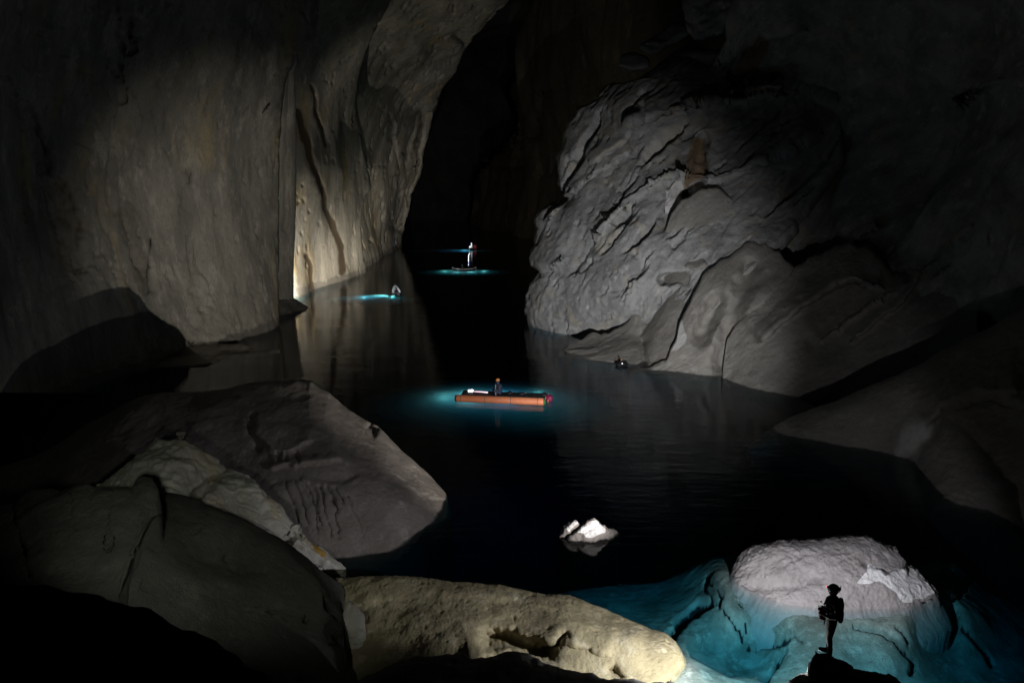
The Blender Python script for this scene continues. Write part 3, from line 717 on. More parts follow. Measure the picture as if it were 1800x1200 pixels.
rock('shore_block', 'x', (-60, 282), [(-60, 1290), (150, 1290), (196, 1090), (206, 1056), (222, 1010), (240, 962), (262, 925), (282, 902)], [(-60, 892), (0, 888), (28, 885), (55, 866), (85, 862), (105, 866), (140, 856), (152, 852), (158, 868), (190, 862), (235, 862), (248, 845), (262, 844), (270, 858), (274, 885), (280, 900)],
     [(0, 888, 16.4), (60, 865, 16.6), (150, 855, 16.8), (260, 848, 17), (270, 900, 16.0), (210, 1050, 12.9), (0, 1000, 14), (120, 950, 14.8), (235, 960, 14.6), (100, 1100, 12), (260, 1250, 10.8), (-60, 1200, 11), (-60, 900, 16)],
     M['grey'], step=2.8, R_hi=0.5, R_a1=0.6, thick=3, noise=[('fbm', 0.22, 2.6, dict(oct=3, seed=172, dir=VERT, k=2)), ('step', 0.14, 2.2, dict(dir=VERT, k=2, oct=3, seed=173, n=5, w=0.25)), ('fbm', 0.02, 0.4, dict(oct=3, seed=174))],
     feats=[('groove', [(152, 855), (157, 880)], 3, 0.5), ('groove', [(22, 895), (40, 960), (50, 1010)], 3, 0.45), ('groove', [(130, 890), (134, 930)], 3, 0.4), ('groove', [(195, 865), (190, 960)], 2.0, 0.14)],
     masks={}, label='cracked upright grey block at the edge of the near shore', cat='rock')
rock('pale_chunk', 'x', (596, 644), [(596, 1130), (612, 1142), (630, 1140), (644, 1125)], [(596, 1098), (604, 1075), (614, 1056), (625, 1062), (637, 1078), (640, 1092), (634, 1108), (644, 1122)],
     [(600, 1100, 17.4), (620, 1058, 17.9), (640, 1090, 17.7), (620, 1135, 16.9), (640, 1130, 17)], M['white'], step=1.6, R_hi=0.25, R_a0=.2, R_a1=.2, thick=0.8, noise=[('fbm', 0.12, 0.8, dict(oct=4, seed=181))],
     label='small pale chunk wedged between the grey boulder and the ochre slab', cat='rock')
rock('lit_slab', 'x', (590, 1206), [(590, 1290), (1100, 1290), (1150, 1225), (1170, 1202), (1190, 1188), (1200, 1175), (1206, 1166)],
     [(590, 1016), (620, 1014), (680, 1013), (740, 1013), (790, 1018), (850, 1026), (900, 1032), (960, 1040), (1000, 1043), (1025, 1052), (1040, 1064), (1075, 1080), (1110, 1095), (1150, 1108), (1170, 1114), (1186, 1128), (1198, 1145), (1206, 1162)],
     [(640, 1014, 20.2), (740, 1013, 20.3), (850, 1026, 20.0), (1000, 1043, 19.7), (1075, 1080, 18.9), (1170, 1114, 18.2), (1204, 1160, 17.75), (1190, 1188, 17.2), (1150, 1225, 16.2), (640, 1150, 16.6), (800, 1100, 17.6), (1000, 1120, 17.3), (1100, 1160, 16.9), (900, 1200, 15.6), (640, 1290, 13.8), (900, 1290, 14), (1100, 1290, 14.6), (750, 1200, 15.4), (1120, 1110, 18.0)],
     M['yellow'], step=2.0, R_hi=0.5, R_a1=0.3, thick=2.0, jag=1.2,
     noise=[('fbm', 0.13, 2.2, dict(oct=3, seed=192)), ('fbm', 0.022, 0.4, dict(oct=4, seed=193)), ('pit', 0.035, 0.22, dict(oct=3, th=0.62, w=0.2, seed=194)), ('billow', 0.012, 0.1, dict(oct=2, seed=195))],
     feats=[('groove', [(860, 1120), (900, 1125), (960, 1145)], 14, 0.9), ('groove', [(990, 1120), (982, 1130)], 8, 0.5), ('groove', [(1075, 1175), (1090, 1190)], 6, 0.35), ('ledge', [(830, 1160), (900, 1145), (1000, 1130), (1060, 1150)], 6, 0.25, 30), ('ledge', [(640, 1060), (760, 1040), (900, 1050)], 8, 0.12, 30)],
     masks={}, label='ochre slab of rock with pitted side, brightly lit at its tip by the water', cat='rock')
rock('dark_ledge', 'x', (620, 1260), [(620, 1300), (1260, 1300)], [(620, 1205), (660, 1178), (700, 1162), (760, 1158), (800, 1150), (860, 1156), (900, 1150), (940, 1156), (1000, 1170), (1060, 1186), (1110, 1192), (1180, 1206), (1260, 1230)],
     [(640, 1190, 14.2), (760, 1160, 14.6), (900, 1155, 14.8), (1000, 1172, 14.6), (1180, 1206, 14.2), (700, 1300, 11.5), (1000, 1300, 11.8), (1250, 1300, 12), (1250, 1235, 13.6)],
     M['dark'], step=2.6, R_hi=0.4, thick=1.0, jag=4, noise=[('fbm', 0.12, 1.5, dict(oct=3, seed=201)), ('fbm', 0.015, 0.3, dict(oct=3, seed=202))],
     label='rough dark ledge along the bottom in front of the ochre slab', cat='rock')
rock('perch_rock', 'x', (1388, 1600), [(1388, 1330), (1600, 1330)], [(1388, 1200), (1396, 1194), (1408, 1187), (1419, 1184), (1421, 1174), (1424, 1162), (1428, 1150), (1432, 1143), (1445, 1144), (1458, 1150), (1470, 1152), (1482, 1158), (1492, 1168), (1500, 1176), (1515, 1178), (1540, 1179), (1562, 1183), (1575, 1192), (1585, 1202), (1600, 1225)],
     [(1432, 1143, 13.55), (1470, 1152, 13.55), (1500, 1176, 13.3), (1560, 1182, 13.2), (1395, 1195, 13.3), (1430, 1200, 12.9), (1560, 1250, 12.4), (1400, 1300, 12), (1590, 1300, 12), (1590, 1215, 13)],
     M['dark'], step=1.3, R_hi=0.22, R_a0=0.2, R_a1=0.2, thick=0.5, jag=2.2, noise=[('fbm', 0.10, 0.6, dict(oct=4, seed=211)), ('billow', 0.02, 0.12, dict(oct=3, seed=212))],
     label='dark pointed boulder with a brightly rimmed edge under the standing caver', cat='rock')
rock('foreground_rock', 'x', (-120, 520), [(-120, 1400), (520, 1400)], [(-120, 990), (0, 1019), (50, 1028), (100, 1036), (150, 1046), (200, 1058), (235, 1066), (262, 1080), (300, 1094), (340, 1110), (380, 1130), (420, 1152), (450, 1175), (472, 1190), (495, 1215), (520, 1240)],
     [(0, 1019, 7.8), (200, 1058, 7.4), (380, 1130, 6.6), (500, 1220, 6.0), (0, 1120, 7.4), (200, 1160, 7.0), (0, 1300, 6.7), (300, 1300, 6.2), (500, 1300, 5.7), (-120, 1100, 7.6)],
     M['unlit_black'], step=3, R_hi=0.3, thick=0.5, noise=[('fbm', 0.15, 1.5, dict(oct=4, seed=221))], label='black unlit rock filling the near bottom corner', cat='rock')

# ================================================================== roof of the cave
def cave_ceiling():
    nx, ny = 90, 120
    X, Yg = np.meshgrid(np.linspace(-110, 120, nx), np.linspace(-40, 300, ny), indexing='ij')
    Z = 62 - 0.0032 * (X - 5) ** 2
    P = np.stack([X, Yg, Z], -1).reshape(-1, 3)
    P[:, 2] += 5 * fbm(P / 28, 4, 300)
    idx = np.arange(nx * ny).reshape(nx, ny)
    q = np.stack([idx[:-1, :-1], idx[:-1, 1:], idx[1:, 1:], idx[1:, :-1]], -1).reshape(-1, 4)
    o = bpy.data.objects.new('cave_ceiling', finish_mesh('cave_ceiling', P, q.tolist(), M['dark']))
    COL.objects.link(o)
    tag(o, kind='structure')


cave_ceiling()


# ================================================================== lake bed and water
def lake_bed():
    gx = np.unique(np.r_[np.linspace(-130, -6, 60), np.arange(-6, 24, 0.075), np.linspace(24, 130, 50)])
    gy = np.unique(np.r_[np.linspace(-20, 13, 10), np.arange(13, 29, 0.075), np.linspace(29, 60, 50), np.linspace(60, 330, 80)])
    X, Yg = np.meshgrid(gx, gy, indexing='ij')
    base = np.stack([X, Yg, np.full(X.shape, -1.5)], -1)
    px, py = project(base)
    near = (Yg > 11)
    ctrl = [(1500, 1140, -0.7), (1440, 1086, -0.18), (1400, 1180, -0.8), (1560, 1180, -1.0), (1385, 1075, -0.18), (1330, 1056, -0.2), (1290, 1032, -0.22), (1265, 1005, -0.3), (1280, 1105, -0.8), (1560, 1095, -0.2), (1500, 1090, -0.15), (1665, 1052, -0.35), (1690, 1095, -1.2), (1400, 1122, -0.5), (1600, 1122, -0.6), (1300, 1078, -0.55), (1230, 1090, -1.2), (1330, 1140, -1.5), (1250, 1130, -1.5), (1300, 1165, -1.6),
            (1215, 1165, -0.25), (1240, 1190, -0.45), (1290, 1195, -0.8), (1340, 1215, -0.9), (1235, 1022, -1.0), (1200, 1062, -1.5), (1150, 1040, -2.3), (1100, 1000, -3.0), (1180, 980, -2.6), (1000, 985, -4.0), (900, 970, -6.0), (1080, 950, -3.8), (1240, 950, -2.6), (1240, 890, -6), (1700, 1010, -3.2), (1660, 1090, -2.0), (1750, 1130, -2.4),
            (1800, 1180, -2.6), (1780, 960, -6), (1650, 950, -7), (1450, 930, -7.5), (1000, 900, -8), (1700, 880, -8), (1900, 1050, -4), (1640, 1070, -0.25), (800, 900, -8), (1400, 850, -8), (1900, 850, -8), (600, 960, -4), (600, 800, -8), (1200, 700, -9), (900, 700, -9), (1500, 1300, -1.5), (1200, 1300, -1), (1950, 1250, -3), (700, 1000, -4)]
    f = tps_fit(ctrl)
    far = smooth01((Yg - 25.5) / 6.0)
    Z = np.full(X.shape, -1.5)
    for _ in range(4):
        px, py = project(np.stack([X, Yg, Z], -1))
        Zn = np.clip(np.where(near & (py < 1400) & (px > 400) & (px < 2100), f(np.clip(px, 500, 2000), np.clip(py, 650, 1350)), -9.0), -9.5, -0.1)
        Z = 0.4 * Z + 0.6 * (Zn * (1 - far) - 9.5 * far)
    px, py = project(np.stack([X, Yg, Z], -1))
    P = np.stack([X, Yg, Z], -1)
    wob = 7 * fbm(np.stack([X.ravel() / 0.8, Yg.ravel() / 0.8, 0 * X.ravel()], -1), 3, 401).reshape(X.shape)
    qx, qy = px + wob, py + 0.6 * wob
    dark = np.zeros(X.shape)  # depth shade of the cracks, painted into the bed colour
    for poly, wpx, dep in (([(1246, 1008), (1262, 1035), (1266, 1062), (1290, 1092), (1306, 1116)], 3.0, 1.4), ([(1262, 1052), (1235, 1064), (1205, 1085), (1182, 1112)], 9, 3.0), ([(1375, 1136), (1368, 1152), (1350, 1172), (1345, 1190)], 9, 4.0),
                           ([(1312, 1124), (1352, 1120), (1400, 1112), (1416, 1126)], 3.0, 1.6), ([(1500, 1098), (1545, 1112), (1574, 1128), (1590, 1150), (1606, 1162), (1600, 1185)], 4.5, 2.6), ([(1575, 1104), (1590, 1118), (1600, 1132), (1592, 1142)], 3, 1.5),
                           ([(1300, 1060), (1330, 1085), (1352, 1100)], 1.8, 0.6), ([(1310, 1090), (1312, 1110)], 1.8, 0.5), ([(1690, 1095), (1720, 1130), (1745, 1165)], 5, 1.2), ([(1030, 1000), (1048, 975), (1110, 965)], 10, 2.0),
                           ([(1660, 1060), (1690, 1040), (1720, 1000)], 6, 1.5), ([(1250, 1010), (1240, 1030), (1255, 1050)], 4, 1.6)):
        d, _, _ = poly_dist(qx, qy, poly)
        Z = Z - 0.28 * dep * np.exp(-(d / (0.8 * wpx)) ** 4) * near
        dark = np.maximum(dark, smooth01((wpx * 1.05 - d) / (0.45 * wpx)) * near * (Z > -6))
    # the sunken basin between the plates
    Z = Z - 0.35 * soft_poly(qx, qy, [(1205, 1120), (1300, 1118), (1400, 1112), (1372, 1140), (1350, 1185), (1280, 1185), (1215, 1150)], 5) * near
    flat = np.stack([X.ravel(), Yg.ravel(), 0 * Z.ravel()], -1)
    Z = Z + (0.04 * fbm(flat / 2.0, 4, 402) + 0.02 * fbm(flat / 0.35, 3, 403) + noise_term(flat, ('step', 0.10, 3.0, dict(oct=4, seed=405, n=4, w=0.08)))).reshape(X.shape) * (Yg < 32)
    P = np.stack([X, Yg, Z], -1).reshape(-1, 3)
    nx, ny = X.shape
    idx = np.arange(nx * ny).reshape(nx, ny)
    q = np.stack([idx[:-1, :-1], idx[1:, :-1], idx[1:, 1:], idx[:-1, 1:]], -1).reshape(-1, 4)
    o = bpy.data.objects.new('lake_bed', finish_mesh('lake_bed', P, q.tolist(), M['bed'], dict(stain_or_shade=dark.ravel())))
    COL.objects.link(o)
    tag(o, kind='structure')


lake_bed()


def lake_water():
    m = bpy.data.materials.new('lake_water'); m.use_nodes = True
    nt = m.node_tree; N = nt.nodes; L = nt.links
    N.remove(N['Principled BSDF'])
    out = N['Material Output']
    geo = N.new('ShaderNodeNewGeometry')
    mp = N.new('ShaderNodeMapping'); mp.inputs['Scale'].default_value = (0.45, 1.5, 1)
    L.new(geo.outputs['Position'], mp.inputs['Vector'])
    n1 = N.new('ShaderNodeTexNoise'); n1.inputs['Scale'].default_value = 1.6; n1.inputs['Detail'].default_value = 3
    n2 = N.new('ShaderNodeTexNoise'); n2.inputs['Scale'].default_value = 0.25; n2.inputs['Detail'].default_value = 2
    L.new(mp.outputs['Vector'], n1.inputs['Vector']); L.new(mp.outputs['Vector'], n2.inputs['Vector'])
    mm = N.new('ShaderNodeMath'); mm.operation = 'MULTIPLY_ADD'
    L.new(n2.outputs['Fac'], mm.inputs[0]); mm.inputs[1].default_value = 2.0; L.new(n1.outputs['Fac'], mm.inputs[2])
    bp = N.new('ShaderNodeBump'); bp.inputs['Strength'].default_value = 1.0; bp.inputs['Distance'].default_value = 0.018
    L.new(mm.outputs[0], bp.inputs['Height'])
    lw = N.new('ShaderNodeLayerWeight'); lw.inputs['Blend'].default_value = 0.5
    L.new(bp.outputs['Normal'], lw.inputs['Normal'])
    p5 = N.new('ShaderNodeMath'); p5.operation = 'POWER'; L.new(lw.outputs['Facing'], p5.inputs[0]); p5.inputs[1].default_value = 5.0
    fr = N.new('ShaderNodeMath'); fr.operation = 'MULTIPLY_ADD'; L.new(p5.outputs[0], fr.inputs[0]); fr.inputs[1].default_value = 0.98; fr.inputs[2].default_value = 0.02
    tr = N.new('ShaderNodeBsdfTransparent')
    gl = N.new('ShaderNodeBsdfGlossy'); gl.inputs['Roughness'].default_value = 0.02
    L.new(bp.outputs['Normal'], gl.inputs['Normal'])
    mx = N.new('ShaderNodeMixShader')
    L.new(fr.outputs[0], mx.inputs[0]); L.new(tr.outputs[0], mx.inputs[1]); L.new(gl.outputs[0], mx.inputs[2])
    L.new(mx.outputs[0], out.inputs['Surface'])
    va = N.new('ShaderNodeVolumeAbsorption'); va.inputs['Color'].default_value = (0.14, 0.735, 0.835, 1); va.inputs['Density'].default_value = 0.62
    vs = N.new('ShaderNodeVolumeScatter'); vs.inputs['Color'].default_value = (0.25, 0.95, 0.9, 1); vs.inputs['Density'].default_value = 0.0012; vs.inputs['Anisotropy'].default_value = 0.2
    ad = N.new('ShaderNodeAddShader'); L.new(va.outputs[0], ad.inputs[0]); L.new(vs.outputs[0], ad.inputs[1])
    L.new(ad.outputs[0], out.inputs['Volume'])
    x0, x1, y0, y1, z0 = -128, 128, -18, 325, -14
    v = [(x0, y0, 0), (x1, y0, 0), (x1, y1, 0), (x0, y1, 0), (x0, y0, z0), (x1, y0, z0), (x1, y1, z0), (x0, y1, z0)]
    f = [(0, 1, 2, 3), (7, 6, 5, 4), (0, 4, 5, 1), (1, 5, 6, 2), (2, 6, 7, 3), (3, 7, 4, 0)]
    o = bpy.data.objects.new('lake_water', finish_mesh('lake_water', v, f, m, smooth=False))
    COL.objects.link(o)
    tag(o, kind='structure')


lake_water()

#OBJECTS_HERE
# ================================================================== people and boats
def uv_tube(bm, pts, radii, seg=12, caps=True):
    """a tapering tube through pts"""
    pts = [Vector(p) for p in pts]
    rings = []
    up = Vector((0, 0, 1))
    for i, p in enumerate(pts):
        d = (pts[min(i + 1, len(pts) - 1)] - pts[max(i - 1, 0)]).normalized()
        a = d.cross(up)
        if a.length < 1e-3: a = d.cross(Vector((1, 0, 0)))
        a.normalize(); b = d.cross(a).normalized()
        r = radii[i] if isinstance(radii, (list, tuple)) else radii
        rings.append([bm.verts.new(p + (a * math.cos(t) + b * math.sin(t)) * r) for t in [2 * math.pi * k / seg for k in range(seg)]])
    for r0, r1 in zip(rings[:-1], rings[1:]):
        for k in range(seg):
            bm.faces.new((r0[k], r0[(k + 1) % seg], r1[(k + 1) % seg], r1[k]))
    if caps:
        bm.faces.new(rings[0][::-1]); bm.faces.new(rings[-1])


def ball(bm, c, r, sub=2):
    m = Matrix.Translation(Vector(c))
    if isinstance(r, (tuple, list)): m = m @ Matrix.Diagonal((*r, 1)); rr = 1.0
    else: rr = r
    bmesh.ops.create_icosphere(bm, subdivisions=sub, radius=rr, matrix=m)


def box(bm, c, size, rot=None, bev=0.02):
    m = Matrix.Translation(Vector(c))
    if rot is not None: m = m @ rot
    t = bmesh.new()
    bmesh.ops.create_cube(t, size=1.0)
    bmesh.ops.scale(t, vec=size, verts=t.verts)
    if bev: bmesh.ops.bevel(t, geom=t.edges[:], offset=bev, segments=3, affect='EDGES', profile=0.6)
    t.transform(m)
    me = bpy.data.meshes.new('tmp'); t.to_mesh(me); t.free()
    bm.from_mesh(me); bpy.data.meshes.remove(me)


def part(name, bm, mat, parent=None, smooth=True, loc=None, rz=0.0):
    bmesh.ops.recalc_face_normals(bm, faces=bm.faces[:])
    me = bpy.data.meshes.new(name); bm.to_mesh(me); bm.free()
    me.materials.append(mat)
    if smooth: me.polygons.foreach_set('use_smooth', np.ones(len(me.polygons), bool))
    o = bpy.data.objects.new(name, me)
    COL.objects.link(o)
    if parent: o.parent = parent
    if loc is not None: o.location = loc; o.rotation_euler.z = rz
    return o


def empty(name, loc, rz, label, cat, group=None):
    o = bpy.data.objects.new(name, None)
    o.location = loc; o.rotation_euler.z = rz
    COL.objects.link(o)
    return tag(o, label, cat, group)


def fused(name, chains, mat, voxel, parent=None, smooth_it=4):
    """one continuous skin grown round tapering limbs"""
    bm = bmesh.new()
    for ch in chains:
        for k, (p, r) in enumerate(ch):
            ball(bm, p, r, 2)
            if k:
                q, r0 = ch[k - 1]
                rr0 = min(r0) if isinstance(r0, (tuple, list)) else r0
                rr1 = min(r) if isinstance(r, (tuple, list)) else r
                if (Vector(p) - Vector(q)).length > 1e-4:
                    n = 4
                    uv_tube(bm, [Vector(q).lerp(Vector(p), i / n) for i in range(n + 1)], [rr0 + (rr1 - rr0) * i / n for i in range(n + 1)], 14)
    me = bpy.data.meshes.new(name + '_raw'); bm.to_mesh(me); bm.free()
    o = bpy.data.objects.new(name, me); COL.objects.link(o)
    r = o.modifiers.new('r', 'REMESH'); r.mode = 'VOXEL'; r.voxel_size = voxel
    s = o.modifiers.new('s', 'SMOOTH'); s.iterations = smooth_it; s.factor = 0.5
    dg = bpy.context.evaluated_depsgraph_get(); dg.update()
    me2 = bpy.data.meshes.new_from_object(o.evaluated_get(dg))
    o.modifiers.clear(); o.data = me2; bpy.data.meshes.remove(me)
    me2.name = name
    me2.materials.clear(); me2.materials.append(mat)
    me2.polygons.foreach_set('use_smooth', np.ones(len(me2.polygons), bool))
    if parent: o.parent = parent
    return o


def hand_chains(wrist, dirv, palm_n, side, curl=0.7, s=1.0):
    """palm, four unequal curled fingers and a thumb leaving the side of the palm"""
    w = Vector(wrist); d = Vector(dirv).normalized(); n = Vector(palm_n).normalized(); a = d.cross(n).normalized() * side
    out = [[(w, .026 * s), (w + d * .045 * s + a * .012 * s, .024 * s), (w + d * .08 * s, .022 * s)],
           [(w + d * .04 * s - a * .012 * s, .022 * s), (w + d * .082 * s - a * .024 * s, .017 * s)]]
    for k, (off, ln) in enumerate(((.030, .066), (.010, .075), (-.011, .070), (-.031, .055))):
        p = w + d * .082 * s + a * off * s
        ch = [(p, .0105 * s)]
        ang = 0.25
        for seg, fr in enumerate((.45, .32, .23)):
            ang += curl * (0.55, 0.8, 0.6)[seg]
            p = p + (d * math.cos(ang) + n * math.sin(ang)) * ln * fr * s
            ch.append((p, (.0098, .009, .008)[seg] * s))
        out.append(ch)
    p = w + d * .025 * s + a * .028 * s
    q = p + (d * .6 + a * .7 + n * .25).normalized() * .038 * s
    out.append([(p, .014 * s), (q, .0115 * s), (q + (d * .8 + n * .5).normalized() * .03 * s, .0095 * s)])
    return out


M['suit'] = plain('wet_caving_suit', (0.012, 0.013, 0.016), 0.7)
M['suit_green'] = plain('faded_green_vest', (0.05, 0.085, 0.07), 0.8)
M['suit_navy'] = plain('navy_jacket', (0.03, 0.04, 0.07), 0.75)
M['skin'] = plain('skin', (0.42, 0.27, 0.19), 0.55)
M['black'] = plain('black_rubber', (0.012, 0.012, 0.013), 0.5)
M['helmet_blue'] = plain('dark_blue_helmet', (0.02, 0.045, 0.075), 0.45)
M['helmet_orange'] = plain('orange_helmet', (0.55, 0.20, 0.05), 0.45)
M['red_bag'] = plain('dark_red_bag', (0.22, 0.02, 0.025), 0.65)
M['orange_tube'] = plain('orange_rubber_tube', (0.62, 0.20, 0.09), 0.55, noise_amt=0.18, nscale=6)
M['magenta'] = plain('magenta_cap', (0.16, 0.006, 0.04), 0.6)
M['green_cap'] = plain('green_cap', (0.03, 0.12, 0.03), 0.55)
M['deck'] = plain('dark_deck', (0.02, 0.02, 0.022), 0.8)
M['white_fabric'] = plain('white_fabric', (0.8, 0.8, 0.8), 0.7)
M['hull_dark'] = plain('dark_hull', (0.012, 0.015, 0.03), 0.45)
M['white_suit'] = plain('white_top', (0.75, 0.77, 0.8), 0.75)
M['pole'] = plain('pale_pole', (0.45, 0.42, 0.40), 0.5)
M['orange_bag'] = plain('orange_bag', (0.55, 0.22, 0.09), 0.7)
M['lit'] = plain('lit_lamp', (0.9, 0.9, 0.9), 0.5, emit=(1.0, 0.93, 0.98), strength=6.0)
M['lit_pink'] = plain('lit_tube', (0.9, 0.8, 0.85), 0.5, emit=(1.0, 0.62, 0.72), strength=1.6)
M['red_led'] = plain('red_lamp', (0.8, 0.2, 0.2), 0.5, emit=(1.0, 0.25, 0.28), strength=1.1)
M['strap'] = plain('grey_strap', (0.10, 0.10, 0.11), 0.7)


def helmet(parent, c, r, mat, facing=-1, lamp_mat=None):
    bm = bmesh.new()
    bmesh.ops.create_uvsphere(bm, u_segments=24, v_segments=16, radius=1.0)
    bmesh.ops.delete(bm, geom=[v for v in bm.verts if v.co.z < -0.12], context='VERTS')
    for v in bm.verts:
        v.co = Vector((v.co.x * r * 1.12, v.co.y * r, v.co.z * r * 1.12)) + Vector(c)
    uv_tube(bm, [Vector(c) + Vector((math.cos(t) * r * 1.13, math.sin(t) * r * 1.01, -0.12 * r)) for t in [2 * math.pi * k / 24 for k in range(25)]], 0.007, 6, False)
    h = part('helmet', bm, mat, parent)
    h.modifiers.new('thick', 'SOLIDIFY').thickness = 0.012
    if lamp_mat:
        bm = bmesh.new()
        box(bm, Vector(c) + Vector((facing * r * 1.17, 0, 0.30 * r)), (0.036, 0.05, 0.036), None, 0.008)
        hl = part('headlamp', bm, M['black'], h)
        bm = bmesh.new()
        ball(bm, Vector(c) + Vector((facing * (r * 1.17 + 0.024), 0, 0.32 * r)), (0.014, 0.024, 0.020), 2)
        part('lamp_lens', bm, lamp_mat, h)
        bm = bmesh.new()
        box(bm, Vector(c) + Vector((-facing * r * 1.14, 0, 0.30 * r)), (0.032, 0.06, 0.06), None, 0.012)
        uv_tube(bm, [Vector(c) + Vector((-facing * r * 1.15, .03, 0.35 * r)), Vector(c) + Vector((-facing * r * 1.28, .035, 0.8 * r))], 0.007, 6)
        part('battery_pack', bm, M['black'], h)
    return h


def standing_caver():
    foot = V(1454, 1149, 13.62)
    hscale = 1.0
    t = empty('person', foot, math.radians(-18), 'caver in helmet and dark gear standing on the pointed boulder, looking over the lake', 'person')
    ch = []
    # facing -x
    hip_z = .90
    for s in (-1, 1):
        ch.append([((0.02, .085 * s, hip_z), .098), ((0.0, .10 * s, .70), .086), ((-0.012, .10 * s, .50), .062), ((0.012, .10 * s, .34), .060), ((0.035, .098 * s, .10), .042)])
        ch.append([((0.045, .098 * s, .055), .045), ((-0.05, .105 * s, .045), .042), ((-0.15, .118 * s, .032), .034)])
    ch.append([((0.02, 0, hip_z + .02), (.115, .155, .11)), ((0.015, 0, 1.08), (.115, .150, .12)), ((0.0, 0, 1.24), (.135, .175, .13)), ((0.005, 0, 1.38), (.12, .17, .09)), ((0.0, 0, 1.46), .062), ((-0.015, 0, 1.53), .056)])
    ch.append([((-0.02, 0, 1.615), (.098, .076, .112)), ((-0.06, 0, 1.575), (.056, .058, .07)), ((-0.085, 0, 1.545), (.03, .04, .028))])      # skull, jaw, chin
    ch.append([((-0.105, 0, 1.615), .014), ((-0.128, 0, 1.595), .015)])                                # nose
    ch.append([((-0.10, 0, 1.560), (.014, .026, .010))])
    for s in (-1, 1):
        ch.append([((-0.10, .03 * s, 1.632), (.012, .016, .009))])                                     # brow / eye
        ch.append([((-0.01, .082 * s, 1.605), (.022, .012, .034))])                                    # ear
        ch.append([((0.02, .185 * s, 1.395), .068), ((0.06, .235 * s, 1.25), .055), ((0.045, .250 * s, 1.12), .048), ((-0.07, .215 * s, 1.07), .042), ((-0.19, .14 * s, 1.075), .031)])
        ch += hand_chains((-0.19, .14 * s, 1.075), (-0.75, -0.6 * s, 0.05), (0.3, -0.4 * s, -0.85), s, 0.8)
    fused('body', ch, M['suit'], 0.009, t, 3)
    helmet(t, (-0.022, 0, 1.665), .112, M['helmet_blue'], -1, M['red_led'])
    bm = bmesh.new()                                     # buoyancy vest over the torso
    for z, rx, ry_, dx in ((1.08, .105, .135, .0), (1.17, .115, .15, -.005), (1.28, .125, .16, -.005), (1.36, .115, .155, 0.0), (1.42, .08, .12, .005)):
        uv_tube(bm, [(dx + math.cos(a) * rx, math.sin(a) * ry_, z) for a in [2 * math.pi * k / 24 for k in range(25)]], .040, 8, False)
    v = part('vest', bm, M['suit_green'], t)
    bm = bmesh.new()
    for s in (-1, 1):
        uv_tube(bm, [(.13, .09 * s, 1.14), (.10, .10 * s, 1.36), (0.0, .11 * s, 1.48), (-.12, .10 * s, 1.38), (-.17, .09 * s, 1.18)], .018, 6)
    part('shoulder_strap', bm, M['black'], v)
    bm = bmesh.new()
    box(bm, (0.165, 0, 1.17), (.09, .28, .50), None, .04); box(bm, (0.215, 0, 1.06), (.03, .18, .22), None, .012)
    part('backpack', bm, M['suit'], t)
    bm = bmesh.new()
    box(bm, (-0.20, 0, 1.0), (.12, .26, .17), Matrix.Rotation(0.12, 4, 'Y'), .03)
    b = part('chest_bag', bm, M['red_bag'], t)
    bm = bmesh.new()
    uv_tube(bm, [(-.24, .10, 1.08), (-.29, .06, 1.14), (-.27, 0, 1.19), (-.25, -.05, 1.22), (-.22, -.08, 1.26)], .012, 6)
    uv_tube(bm, [(-.22, .02, 1.26), (-.27, 0, 1.30), (-.24, -.03, 1.34)], .010, 6)
    part('bag_strap', bm, M['black'], b)
    bm = bmesh.new()
    for k in range(7):
        a = -.15 + .05 * k
        uv_tube(bm, [(-.16 + .01 * k, a * .9, .93), (-.165 + .012 * k, a, .85 - .02 * (k % 3)), (-.15 + .01 * k, a, .80 - .04 * (k % 2))], .009, 6)
    part('harness_gear', bm, M['strap'], t)
    bm = bmesh.new()
    for s in (-1, 1):
        uv_tube(bm, [(0.045, .098 * s, .02), (-0.05, .105 * s, .016), (-0.165, .12 * s, .016)], [.05, .052, .036], 10)
        uv_tube(bm, [(0.03, .098 * s, .06), (0.03, .098 * s, .24)], [.056, .058], 12)
    part('boots', bm, M['black'], t)
    return t


standing_caver()


